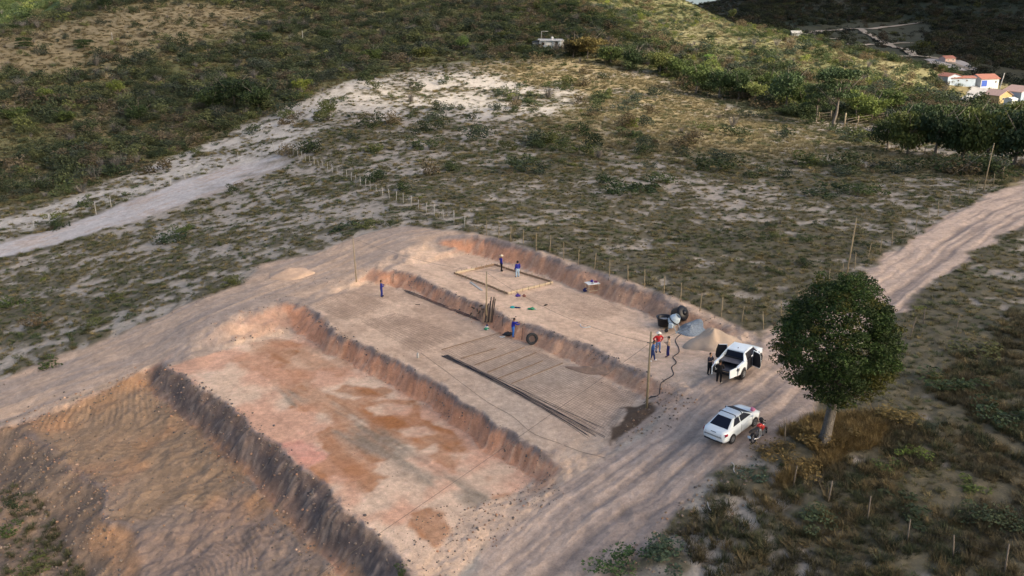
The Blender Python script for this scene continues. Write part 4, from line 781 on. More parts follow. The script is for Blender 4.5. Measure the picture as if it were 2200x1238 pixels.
# ------------------------------------------------------------------ houses
def house(name, label, p, rz, w_, d, h, rh, wall, roof, ridge='x', ov=.35, wins=(), door=None, parapet=None, extras=None):
    """footprint w (x) by d (y); front is -y"""
    e = empty(name, p, rz, label=label, cat='house'); mb = MB()
    mb.box((0,0,h/2-.6), (w_,d,h+1.2))
    if rh and ridge == 'y': mb.add([(-w_/2,-d/2,h),(w_/2,-d/2,h),(0,-d/2,h+rh),(-w_/2,d/2,h),(w_/2,d/2,h),(0,d/2,h+rh)], [(0,1,2),(3,5,4),(0,2,5,3),(1,4,5,2)])
    if rh and ridge == 'x': mb.add([(-w_/2,-d/2,h),(-w_/2,d/2,h),(-w_/2,0,h+rh),(w_/2,-d/2,h),(w_/2,d/2,h),(w_/2,0,h+rh)], [(0,2,1),(3,4,5),(0,3,5,2),(1,2,5,4)])
    mb.build('wall', wall, e)
    if rh:
        for s_ in (-1, 1):
            m2 = MB(); t = .12
            if ridge == 'y': k = rh/(w_/2); a = [(0,h+rh+.06),(s_*(w_/2+ov),h-ov*k+.06)]; v = [(x,y,z+q) for q in (0,t) for x,z in a for y in (-d/2-ov,d/2+ov)]
            else: k = rh/(d/2); a = [(0,h+rh+.06),(s_*(d/2+ov),h-ov*k+.06)]; v = [(y,x,z+q) for q in (0,t) for x,z in a for y in (-w_/2-ov,w_/2+ov)]
            m2.add(v, [(0,1,3,2),(4,6,7,5),(0,4,5,1),(2,3,7,6),(0,2,6,4),(1,5,7,3)]); m2.build('roof', roof, e)
    else: m2 = MB(); m2.box((0,0,h+.1), (w_+ov*2,d+ov*2,.18)); m2.build('roof', roof, e)
    for x, z, ww, hh in wins:
        m2 = MB(); m2.box((x,-d/2-.02,z), (ww,.06,hh)); f = m2.build('window', M_WHITE, e); m3 = MB(); m3.box((x,-d/2-.06,z), (ww*.8,.03,hh*.8)); m3.build('pane', M_DARK, f)
    if door: x, ww, hh, mm = door; m2 = MB(); m2.box((x,-d/2-.03,hh/2), (ww,.08,hh)); m2.build('door', mm, e)
    return e
hp = at(1182, 105); hp.z += .2
e = house('house', 'small blue grey house with a flat porch roof on the hill', hp, -.05, 7.0, 5, 2.6, 0, M_GREYB, M_GREY, ov=.5, door=(2.0,.9,2.1,M_DARK), wins=[(-2.2,1.5,1.0,1.0)])
def part(nm, m, e, f): b_ = MB(); f(b_); return b_.build(nm, m, e)
part('banner', M_WHITE, e, lambda b: b.box((-.35,-2.75,1.45), (1.9,.05,.95)))
for x in (-3.2,-1.6,1.2,3.2): part('porch_post', M_WHITE, e, lambda b: b.box((x,-3.0,1.05), (.16,.16,2.9)))
part('porch_roof', mat('pale_sheet', (.55,.57,.60), .7), e, lambda b: b.box((.3,-2.9,2.62), (7.0,1.2,.12), M=Matrix.Rotation(.12, 4, 'X')))
part('side_shed', M_GREY, e, lambda b: b.box((-4.6,.3,.7), (2.2,3.4,2.4))); part('side_roof', M_DARK, e, lambda b: b.box((-4.6,.2,2.1), (2.8,4,.12), M=Matrix.Rotation(-.18, 4, 'Y')))
part('side_wall', M_CONC, e, lambda b: b.box((3.9,-.2,1.1), (1.0,4.2,2.9)))
part('water_tank', M_WHITE, e, lambda b: b.lathe([(.01,2.75),(.38,2.75),(.42,3.2),(.36,3.45),(.01,3.55)], 12, M=Matrix.Translation((.6,.2,0))))
mp = at(1163, 106); e = empty('mast', mp, label='tall pale mast with a long top arm left of the hill house', cat='mast'); part('shaft', M_CONC, e, lambda b: b.tube([(0,0,-.3),(0,0,5.6)], .07, 6)); part('arm', M_CONC, e, lambda b: b.box((1.05,0,5.55), (2.2,.12,.14)))
def at_lift(px, py): return at(px, py)
q1 = at(2112, 184); house('house', 'white house with a red roof and blue porch at the top of the drive', q1, .25, 7.4, 6, 2.6, 1.3, M_WHITE, M_TILE, 'x', wins=[(2.4,1.5,.7,.7)], door=(-2.3,2.2,2.1,M_BLUE))
q2 = at(2062, 179); house('house', 'long low grey house with a red coping joined left of the white house', q2, .12, 9.0, 4, 1.9, .5, M_GREYB, M_TILE, 'x', wins=[(-2,1.1,.7,.6),(1.2,1.1,.7,.6)])
q3 = at(2038, 174); house('house', 'small white gabled house in painted blue shade, red roofed, at far left of group', q3, .35, 6.0, 5, 1.7, .9, M_GREYB, M_TILE, 'y', wins=[(0,1.2,.8,.7)])  # white gable; its blue shade is put into the wall colour
q4 = at(2142, 219); house('house', 'ochre yellow gabled house below the concrete drive', q4, .42, 6.2, 6, 2.4, 1.5, M_YEL, M_TILEP, 'y', wins=[(-1.2,1.3,.8,.8),(1.3,1.3,.8,.8)])
q5 = at(2190, 214); house('house', 'blue grey gabled house with a faded roof at the right picture edge', q5, .4, 8.0, 7, 2.9, 1.6, M_GREYB, M_TILEP, 'y', wins=[(-1.8,1.5,1,1),(1.8,1.5,1,1)])
q6 = at(2170, 226); e = house('shed', 'small white annex at the corner of the ochre house', q6, .4, 2.6, 3, 2.0, .4, M_WHITE, M_WHITE, 'x', ov=.1, door=(0,.7,1.7,M_GREY)); e['category'] = 'shed'
q7 = at(2079, 218); e = house('gatehouse', 'small plain white gate block at the lower end of the concrete drive', q7, .1, 2.4, 1.6, 1.7, 0, M_WHITE, M_WHITE, ov=.05, door=(.2,.8,1.4,M_CONC)); e['category'] = 'gatehouse'
q8 = at(2034, 133); house('house', 'tiny red roofed house alone in the valley clearing', q8, .3, 8, 6, 2.4, 1.4, M_PINKW, M_TILE, 'x', wins=[(-2,1.4,1,1),(2,1.4,1,1)])
q9 = at(1709, 79); house('house', 'tiny pale hut at the left end of the valley dirt roads', q9, 0, 3.4, 2.6, 1.4, .7, M_WHITE, M_CONC, 'x', door=(0,.8,1.2,M_GREY), wins=[(-1.1,.8,.5,.5)])
pole('leaning concrete utility pole behind the ochre house', 2144, 201, 157, .17, 1.1, .80, m=M_CONC)
# ------------------------------------------------------------------ far dirt roads and the concrete drive, sheets laid on the ground
M_DIRT = mat('pale_dirt', (.24,.205,.165), .95, .2, .05); M_DRIVE = mat('drive_concrete', (.38,.37,.355), .85, .1, .8)
def strip_road(label, px, wd, m=M_DIRT, name='dirt_road', lift=.25):
    pt = [at(*q) for q in px]; pt = [q for q in pt if q]; pts = []
    for a, b in zip(pt, pt[1:]):
        k = max(1, int((b-a).length/6)); pts += [a.lerp(b, i/k) for i in range(k)]
    pts.append(pt[-1]); V = []
    for i, q in enumerate(pts):
        d = pts[min(i+1,len(pts)-1)]-pts[max(i-1,0)]; n_ = Vector((-d.y, d.x, 0)).normalized()
        for s_ in (-1,-.4,.4,1): r_ = q+n_*wd/2*s_*random.uniform(.8,1.15); V.append((r_.x, r_.y, GZ(r_.x, r_.y)+lift))
    mb = MB(); mb.add(V, [(i*4+j, i*4+j+1, i*4+j+5, i*4+j+4) for i in range(len(pts)-1) for j in range(3)]); o = mb.build(name, m); tag(o, label, kind='structure')
for i, (px, wd) in enumerate([([(1718,72),(1760,68),(1800,66),(1850,63),(1900,59)],11),([(1895,60),(1945,54),(1985,48)],9),([(1848,63),(1868,75),(1885,86),(1925,104),(1968,123)],11),([(1716,70),(1748,84)],14),([(1748,83),(1820,84)],6),([(1815,98),(1870,97),(1930,94),(1960,94)],7),([(1925,124),(1968,122),(2005,126),(2045,138),(2080,150)],8),([(2068,64),(2100,56)],9),([(2110,56),(2134,50)],12),([(2160,44),(2210,38)],9)]):
    strip_road('pale dirt road on the far valley side', px, wd*.62, lift=.75)
def patch(label, px, m, name, lift=.06, step=1.2):
    pl = np.array([tuple(at(*q))[:2] for q in px]); x0, y0 = pl.min(0); x1, y1 = pl.max(0); nx = int((x1-x0)/step)+2; ny = int((y1-y0)/step)+2
    X, Y = np.meshgrid(np.linspace(x0, x1, nx), np.linspace(y0, y1, ny)); d, ins = seg_dist(X.ravel(), Y.ravel(), pl); Z = ground_all(X.ravel(), Y.ravel())[0]+lift
    ins = ins.reshape(X.shape); F = [(j*nx+i, j*nx+i+1, (j+1)*nx+i+1, (j+1)*nx+i) for j in range(ny-1) for i in range(nx-1) if ins[j:j+2,i:i+2].sum() >= 2]
    mb = MB(); mb.add(list(zip(X.ravel(), Y.ravel(), Z)), F, 0, True); o = mb.build(name, m); tag(o, label, kind='structure'); return o
patch('pale concrete drive climbing to the white house', [(2062,216),(2074,206),(2084,196),(2089,183),(2103,182),(2117,189),(2132,201),(2108,205),(2092,216)], M_DRIVE, 'drive', .25, .8)
patch('bare sandy clearing in the valley', [(1990,128),(2040,126),(2085,140),(2092,150),(2050,152),(2010,145)], mat('grey_sand', (.30,.28,.27), .95, .3, .05), 'clearing', .4, 4)
# ------------------------------------------------------------------ vehicles
M_CAR = mat('white_car_paint', (.70,.76,.80), .30, .05, 2.5, spec=.5, coat=.6); M_GLASS = mat('tinted_glass', (.012,.016,.03), .5, .1, 2, spec=.10); M_RUB = mat('rubber', (.03,.03,.032), .85, .2, 8)  # car white tinted blue, the reflected sky put into its colour
M_RIM = mat('alloy_rim', (.28,.29,.31), .4, .1, 4, metal=.7); M_TRIM = mat('black_plastic', (.022,.022,.026), .6, .15, 5); M_RED = mat('red_lamp', (.28,.02,.05), .25, .1, 5, spec=.6); M_CHR = mat('chrome', (.6,.6,.62), .2, .05, 3, metal=.9)
M_REDP = mat('red_bike_paint', (.42,.02,.015), .3, .1, 5, coat=.5); M_LAMP = mat('clear_lamp', (.55,.58,.60), .15, .1, 5, spec=.6); M_PLATE = mat('number_plate', (.55,.66,.78), .5, .05, 5); M_BEDL = mat('bed_liner', (.075,.075,.09), .7, .3, 3)
def wheel(parent, x, y, r, w_, side):
    t = MB(); n = 20; Mx = Matrix.Translation((x,y,r)) @ Matrix.Rotation(math.pi/2, 4, 'X')
    t.lathe([(r*.60,-w_/2),(r*.92,-w_/2),(r,-w_*.33),(r,w_*.33),(r*.92,w_/2),(r*.60,w_/2),(r*.60,-w_/2)], n, M=Mx)
    o = t.build('wheel', M_RUB, parent); rm = MB(); yy = y+side*w_*.42
    rm.lathe([(.01,0),(r*.16,0),(r*.16,.02),(.01,.02)], 8, M=Matrix.Translation((x,yy,r)) @ Matrix.Rotation(math.pi/2,4,'X'))
    rm.lathe([(r*.56,-.02),(r*.62,-.02),(r*.62,.02),(r*.56,.02),(r*.56,-.02)], n, M=Matrix.Translation((x,yy,r)) @ Matrix.Rotation(math.pi/2,4,'X'))
    for k in range(6): a = k*math.pi/3; rm.beam((x+math.cos(a)*r*.1, yy, r+math.sin(a)*r*.1), (x+math.cos(a)*r*.6, yy, r+math.sin(a)*r*.6), .03, r*.14)
    rm.build('rim', M_RIM, o); dk = MB(); dk.lathe([(.01,0),(r*.58,0)], 16, M=Matrix.Translation((x,y+side*w_*.22,r)) @ Matrix.Rotation(math.pi/2,4,'X')); dk.build('brake_disc', M_TRIM, o)
def body_ring(x, w_, zb, belt, crown, tuck=.90):
    h = [(0,zb),(w_*.82,zb),(w_*.96,zb+.10),(w_,zb+.30),(w_*.985,belt-.16),(w_*tuck,belt),(w_*.62,belt+crown*.75),(0,belt+crown)]
    return [(x, y, z) for y, z in h] + [(x, -y, z) for y, z in h[-2:0:-1]]
def patch4(c, u0, u1, v0, v1, off, flip=1):
    """panel within quad c (a,b,c,d), lifted by off"""
    c = [Vector(p) for p in c]; f = lambda u, v: c[0].lerp(c[1], u).lerp(c[3].lerp(c[2], u), v); n = (c[1]-c[0]).cross(c[3]-c[0]).normalized()*off*flip
    q = [f(u0,v0)+n, f(u1,v0)+n, f(u1,v1)+n, f(u0,v1)+n]; return q+[p-n*1.0 for p in q], [(0,1,2,3),(0,4,5,1),(1,5,6,2),(2,6,7,3),(3,7,4,0)]
def cabin(e, B, T, bz, tz, yb, yt, side_gl, rear=True):
    """B=(x rear, x front) at the belt, T at the roof; returns side quads"""
    b = {s: [(B[0],s*yb,bz),(B[1],s*yb,bz),(T[1],s*yt,tz),(T[0],s*yt,tz)] for s in (-1,1)}
    mb = MB(); v = b[-1]+b[1]; mb.add(v, [(0,1,2,3),(4,7,6,5),(0,3,7,4),(1,5,6,2),(3,2,6,7)]); cb = mb.build('cabin', M_CAR, e); bv = cb.modifiers.new('b', 'BEVEL'); bv.width = .09; bv.segments = 3
    rf = MB(); rings = []
    for t in (0,.12,.35,.65,.88,1):
        x = T[0]+(T[1]-T[0])*t; cz = tz+.055*math.sin(math.pi*min(max(t,.04),.96))**.5; rings.append([(x,-yt*1.0,tz+.004),(x,-yt*.82,tz+.004+(cz-tz)*.6),(x,-yt*.4,cz),(x,yt*.4,cz),(x,yt*.82,tz+.004+(cz-tz)*.6),(x,yt*1.0,tz+.004)])
    rf.loft(rings, closed=False, caps=False); rf.build('roof_panel', M_CAR, e)
    fr = [(B[1],-yb,bz),(B[1],yb,bz),(T[1],yt,tz),(T[1],-yt,tz)]; g = MB(); g.add(*patch4(fr,.04,.96,.04,.94,.012)); g.build('windshield', M_GLASS, e)
    if rear: rr_ = [(B[0],yb,bz),(B[0],-yb,bz),(T[0],-yt,tz),(T[0],yt,tz)]; g = MB(); g.add(*patch4(rr_,.07,.93,.10,.92,.012)); g.build('rear_window', M_GLASS, e)
    for s in (-1,1):
        for (x0b,x1b,x0t,x1t) in side_gl:
            c = [(x0b,s*yb,bz),(x1b,s*yb,bz),(x1t,s*yt,tz),(x0t,s*yt,tz)]; g = MB(); g.add(*patch4(c,0,1,.10,.88,.012,-s)); 
            o = g.build('side_window', M_GLASS, e)
def place_vehicle(rear_px, front_px, wb, side_off, name, label, cat, xr):
    a = at(*rear_px); b = at(*front_px); d = b-a; L = Vector((d.x,d.y,0)).length; u = Vector((d.x,d.y,0)).normalized(); rz = math.atan2(u.y, u.x)
    left = Vector((-u.y,u.x,0)); sc = min(max(L/wb,.97),1.07); print(name, 'scale fit', L/wb, 'used', sc); mid = (a+b)/2+left*side_off*sc
    c = mid - u*(xr+wb/2)*sc; e = empty(name, (c.x,c.y,(a.z+b.z)/2-.02), rz, sc, label=label, cat=cat); e.rotation_euler = (0, -math.atan2(d.z, L), rz); return e, u, left, sc
# sedan
e, u, l_, sc = place_vehicle((1571,951), (1619,914), 2.53, .76, 'sedan', 'white sedan with dark roof bars parked on the dirt road beside the red motorcycle', 'car', -1.28); SED = e
b = MB(); S_ = [(-2.13,.58,.42,.78,.02),(-2.08,.74,.30,.93,.03),(-1.9,.82,.24,.99,.03),(-1.5,.855,.20,1.0,.02),(-.8,.86,.18,.98,.0),(.3,.86,.18,.95,.0),(1.1,.855,.18,.92,.03),(1.5,.84,.20,.86,.06),(1.85,.79,.22,.76,.06),(2.05,.68,.26,.66,.05),(2.14,.50,.34,.56,.03)]
b.loft([body_ring(*s) for s in S_]); b.build('body', M_CAR, e)
cabin(e, (-1.62,1.15), (-.78,.28), .98, 1.415, .77, .56, [(-1.10,-.32,-.66,-.26),(-.24,.98,-.18,.22)])
for s in (-1,1):
    for x in (-1.28,1.25):
        m2 = MB(); m2.lathe([(.01,0),(.35,0),(.35,.02),(.01,.02)], 18, M=Matrix.Translation((x,s*.845+.0,.31)) @ Matrix.Rotation(math.pi/2,4,'X')); m2.build('wheel_arch', M_TRIM, e); wheel(e, x, s*.79, .31, .19, s)
    m2 = MB(); m2.ell((.80,s*.95,.99), (.09,.10,.07)); m2.build('mirror', M_CAR, e)
    m2 = MB(); m2.loft([[(-2.10,s*.50,.66),(-2.10,s*.52,.84),(-1.98,s*.76,.90),(-1.99,s*.765,.74)],[(-2.13,s*.50,.66),(-2.135,s*.52,.84),(-2.03,s*.79,.90),(-2.04,s*.79,.74)],[(-2.10,s*.54,.68),(-2.08,s*.56,.86),(-1.80,s*.868,.94),(-1.84,s*.868,.78)]]); m2.build('tail_light', M_RED, e)
    m2 = MB(); m2.ell((1.96,s*.60,.62), (.16,.17,.07), M=Matrix.Rotation(s*-.5,4,'Z')); m2.build('headlight', M_LAMP, e)
    for xs in ((-.30),(.95)): m2 = MB(); m2.box((xs,s*.862,.60), (.012,.01,.60)); m2.build('door_seam', M_TRIM, e)
    for xs in (-.45,.75-.95): m2 = MB(); m2.box((xs,s*.87,.86), (.16,.02,.025)); m2.build('door_handle', M_CAR, e)
for x in (-.55,.08):
    m2 = MB(); m2.tube([(x,-.60,1.40),(x,-.55,1.52),(x,-.4,1.55),(x,.4,1.55),(x,.55,1.52),(x,.60,1.40)], .028, 6); m2.build('roof_bar', M_TRIM, e)
m2 = MB(); m2.box((-2.135,0,.46), (.02,.42,.13)); m2.build('number_plate', M_PLATE, e); m2 = MB(); m2.box((-2.03,0,.34), (.22,1.3,.10)); m2.build('bumper_trim', M_TRIM, e)
m2 = MB(); m2.box((-2.10,0,.93), (.03,.36,.025)); m2.build('boot_handle', M_TRIM, e); m2 = MB(); m2.box((2.12,0,.42), (.04,.8,.14)); m2.build('grille', M_TRIM, e)
# pinkish ball-like lump on the bonnet
m_pk = mat('pinkish_matte', (.62,.22,.34), .8, .3, 9, .02); p = SED.matrix_basis @ Vector((1.45,-.55,.92)); m2 = MB(); m2.ell((0,0,.10), (.17,.15,.13)); m2.ell((.1,.08,.07), (.12,.1,.09)); m2.ell((-.04,.08,.19), (.08,.1,.06)); o = m2.build('pink_lump', m_pk, loc=p); tag(o, 'small pinkish lump on the front corner of the sedan', 'cloth')
# pickup
e, u, l_, sc = place_vehicle((1590,815), (1632,778), 2.98, .82, 'pickup_truck', 'white double cab pickup with open rear doors and split tailgate swung open', 'pickup truck', -1.50); PK = e
b = MB(); S_ = [(-.98,.90,.34,1.10,.0),(.3,.905,.32,1.09,.0),(1.2,.90,.32,1.06,.05),(1.6,.89,.34,1.03,.06),(2.05,.85,.36,.97,.06),(2.32,.76,.40,.88,.05),(2.44,.60,.46,.76,.04)]
b.loft([body_ring(*s) for s in S_]); b.build('body', M_CAR, e)
cabin(e, (-1.00,1.35), (-.86,.55), 1.08, 1.63, .82, .66, [(.02,1.12,.06,.50)])
for s in (-1,1):
    b = MB(); b.loft([[(x,s*.74,z0),(x,s*.90,z0),(x,s*.915,z0+.3),(x,s*.90,zt-.04),(x,s*.86,zt),(x,s*.74,zt)] for x,z0,zt in ((-2.40,.52,1.14),(-2.2,.50,1.17),(-1.5,.44,1.18),(-1.0,.36,1.20),(-.97,.36,1.22))], smooth=False); b.build('bed_side', M_CAR, e)
    b = MB(); b.add([(-1.40,s*.90,1.17),(-.90,s*.90,1.10),(-.84,s*.66,1.63),(-1.02,s*.70,1.55)]+[(-1.40,s*.82,1.17),(-.90,s*.80,1.10),(-.84,s*.58,1.63),(-1.02,s*.62,1.55)], [(0,1,2,3),(4,7,6,5),(0,4,5,1),(1,5,6,2),(2,6,7,3),(3,7,4,0)]); b.build('rear_pillar', M_CAR, e)
    for x in (-1.50,1.48):
        m2 = MB(); m2.lathe([(.01,0),(.45,0),(.45,.02),(.01,.02)], 18, M=Matrix.Translation((x,s*.905,.38)) @ Matrix.Rotation(math.pi/2,4,'X')); m2.build('wheel_arch', M_TRIM, e); wheel(e, x, s*.87, .365, .24, s)
    m2 = MB(); m2.box((-2.36,s*.875,.96), (.22,.11,.20), M=Matrix.Rotation(.2,4,'Y')); m2.build('tail_light', M_RED if s > 0 else mat('smoked_lamp', (.10,.11,.13), .3), e)
    m2 = MB(); m2.ell((2.30,s*.62,.84), (.14,.18,.05)); m2.build('headlight', M_LAMP, e); m2 = MB(); m2.ell((.98,s*1.02,1.13), (.09,.11,.09)); m2.build('mirror', M_CAR, e)
    m2 = MB(); m2.box((-.42,s*.918,.76), (.86,.03,.76)); m2.add(*patch4([(-.88,s*.83,1.08),(-.02,s*.83,1.08),(.0,s*.665,1.63),(-.80,s*.665,1.63)],0,1,0,.9,.02,-s)); m2.build('doorway_shade', M_DARK, e)  # dark panel painted for the shade inside the open doorway
    # open rear door, hinged at the middle pillar
    dm = Matrix.Translation((.02,s*.93,0)) @ Matrix.Rotation(s*math.radians(-66), 4, 'Z') @ Matrix.Rotation(math.pi, 4, 'Z') if False else Matrix.Translation((.02,s*.93,0)) @ Matrix.Rotation(-s*math.radians(66), 4, 'Z')
    m2 = MB(); m2.v = []; out = [(0,.42),(-.70,.46),(-.78,.72),(-.75,1.10),(-.62,1.54),(-.05,1.58),(0,1.1)]
    vs = [dm @ Vector((x,-s*.035,z)) for x,z in out]+[dm @ Vector((x,s*.03,z)) for x,z in out]; n = len(out)
    m2.add(vs, [tuple(range(n)), tuple(range(2*n-1,n-1,-1))]+[(i,(i+1)%n,n+(i+1)%n,n+i) for i in range(n)]); d_ = m2.build('rear_door', M_CAR, e)
    m3 = MB(); inn = [(-.05,.48),(-.76,.52),(-.84,.74),(-.80,1.10),(-.68,1.52),(-.09,1.55),(-.05,1.1)]; m3.add([dm @ Vector((x,-s*.045,z)) for x,z in inn], [tuple(range(n))]); m3.build('door_lining', M_TRIM, d_)
    m3 = MB(); m3.add([dm @ Vector((x,s*.04,z)) for x,z in [(-.08,1.12),(-.80,1.12),(-.68,1.52),(-.10,1.55)]], [(0,1,2,3)]); m3.build('pane', M_GLASS, d_)
    # split tailgate
    tm = Matrix.Translation((-2.42,s*.80,0)) @ Matrix.Rotation(-s*math.radians(74 if s < 0 else 80), 4, 'Z')
    m2 = MB(); vs = [tm @ Vector((x,-s*y,z)) for x in (-.035,.035) for y,z in ((0,.52),(.74,.52),(.74,1.10),(0,1.13))]; 
    m2.add(vs, [(0,1,2,3),(4,7,6,5),(0,4,5,1),(1,5,6,2),(2,6,7,3),(3,7,4,0)]); d_ = m2.build('tailgate_half', M_CAR, e)
    m3 = MB(); m3.add([tm @ Vector((.04,-s*y,z)) for y,z in ((.04,.55),(.70,.55),(.70,1.07),(.04,1.08))], [(0,1,2,3)]); m3.build('tailgate_lining', M_TRIM, d_)
b = MB(); b.box((-1.68,0,.66), (1.45,1.52,.06)); b.build('bed_floor', M_BEDL, e); b = MB(); b.box((-1.0,0,.95), (.05,1.5,.5)); b.build('bed_front', M_TRIM, e)
b = MB(); b.box((-1.45,0,1.10), (.85,1.46,.03), M=Matrix.Rotation(.04,4,'Y')); b.build('bed_cover', M_BEDL, e)
b = MB(); b.box((-2.42,0,.47), (.16,1.55,.14)); b.build('rear_bumper', M_TRIM, e); b = MB(); b.box((2.44,0,.62), (.05,.9,.22)); b.build('grille', M_TRIM, e)
b = MB(); b.ell((-.45,.0,1.70), (.05,.025,.05)); b.build('aerial', M_TRIM, e)
for s in (-1,1): b = MB(); b.tube([(-.8,s*.62,1.69),(.45,s*.62,1.70)], .018, 5); b.build('roof_rail', M_CAR, e)
# motorcycle
a = at(1619,953); b_ = at(1648,930); d = (b_-a); rz = math.atan2(d.y, d.x); e = empty('motorcycle', a, rz, 1.05, label='red motorcycle with a black seat and a pale number plate beside the white sedan', cat='motorcycle'); e.rotation_euler = (math.radians(-9), 0, rz)
for x in (0,1.28):
    m2 = MB(); m2.lathe([(.245,-.045),(.29,-.04),(.305,0),(.29,.04),(.245,.045),(.245,-.045)], 22, M=Matrix.Translation((x,0,.305)) @ Matrix.Rotation(math.pi/2,4,'X')); w = m2.build('wheel', M_RUB, e)
    m3 = MB(); [m3.beam((x,0,.305),(x+math.cos(k*1.2566)*.25,0,.305+math.sin(k*1.2566)*.25),.02,.03) for k in range(5)]; m3.build('rim', M_RIM, w)
def bp(nm, m, f): q = MB(); f(q); return q.build(nm, m, e)
bp('tank', M_REDP, lambda q: q.ell((.80,0,.88), (.26,.15,.14), M=Matrix.Rotation(.15,4,'Y'))); bp('side_fairing', M_REDP, lambda q: (q.ell((.95,.13,.74),(.20,.05,.14)), q.ell((.95,-.13,.74),(.20,.05,.14))))
bp('seat', M_TRIM, lambda q: q.loft([[(x,-w_,z),(x,-w_*.8,z+.07),(x,w_*.8,z+.07),(x,w_,z)] for x,w_,z in ((-.22,.06,.86),(.0,.12,.82),(.35,.13,.78),(.60,.08,.82))]))
bp('tail_cowl', M_TRIM, lambda q: q.loft([[(x,-w_,z),(x,0,z+.09),(x,w_,z),(x,0,z-.06)] for x,w_,z in ((-.42,.04,.84),(-.2,.11,.80),(.25,.13,.72))])); bp('engine', M_RIM, lambda q: (q.box((.66,0,.42),(.42,.24,.28)), q.ell((.75,0,.60),(.13,.13,.14))))
bp('frame', M_TRIM, lambda q: (q.tube([(0,.09,.305),(.45,.09,.42),(.55,.05,.75),(1.0,0,.92)],.025,6), q.tube([(0,-.09,.305),(.45,-.09,.42),(.55,-.05,.75),(1.0,0,.92)],.025,6), q.tube([(.5,0,.28),(.95,0,.35),(1.05,0,.9)],.03,6), q.tube([(0,.11,.305),(-.05,.11,.75)],.03,6), q.tube([(0,-.11,.305),(-.05,-.11,.75)],.03,6)))
bp('fork', M_CHR, lambda q: (q.tube([(1.28,.08,.305),(1.02,.08,.98)],.025,6), q.tube([(1.28,-.08,.305),(1.02,-.08,.98)],.025,6))); bp('handlebar', M_TRIM, lambda q: q.tube([(.86,.38,1.06),(.98,.2,1.06),(1.0,0,1.0),(.98,-.2,1.06),(.86,-.38,1.06)],.018,6))
bp('front_mudguard', M_REDP, lambda q: q.loft([[(1.28+math.cos(t)*.34,-.06,.305+math.sin(t)*.34),(1.28+math.cos(t)*.36,0,.305+math.sin(t)*.36),(1.28+math.cos(t)*.34,.06,.305+math.sin(t)*.34)] for t in (.2,.7,1.2,1.7,2.2,2.6)], closed=False, caps=False)); bp('rear_mudguard', M_TRIM, lambda q: q.loft([[(math.cos(t)*.36,-.08,.305+math.sin(t)*.36),(math.cos(t)*.36,.08,.305+math.sin(t)*.36)] for t in (1.3,1.8,2.4,2.9,3.2)], closed=False, caps=False))
bp('headlight', M_TRIM, lambda q: (q.ell((1.12,0,.93),(.12,.11,.12)), q.box((1.04,0,1.10),(.05,.22,.14)))); bp('number_plate', M_PLATE, lambda q: q.box((-.44,0,.56),(.02,.20,.17),M=Matrix.Rotation(-.2,4,'Y'))); bp('exhaust', M_CHR, lambda q: q.tube([(.85,-.12,.35),(.4,-.14,.24),(-.2,-.16,.38)],[.03,.04,.05],8)); bp('stand', M_TRIM, lambda q: q.tube([(.5,.08,.3),(.52,.26,.02)],.014,5))
bp('mirror', M_TRIM, lambda q: (q.tube([(.94,.26,1.06),(.90,.32,1.22)],.008,4), q.ell((.90,.32,1.24),(.02,.06,.04)), q.tube([(.94,-.26,1.06),(.90,-.32,1.22)],.008,4), q.ell((.90,-.32,1.24),(.02,.06,.04))))
hl = SED  # helmet hanging on the handlebar
p = e.matrix_basis @ Vector((.95,-.02,1.14)); q = MB(); q.ell((0,0,.1), (.145,.125,.14), 12, 8); o = q.build('helmet', M_TRIM, loc=p); tag(o, 'black helmet resting on the handlebar of the red motorcycle', 'helmet')
q = MB(); q.box((.125,0,.10), (.04,.17,.07)); q.build('visor', M_GLASS, o)
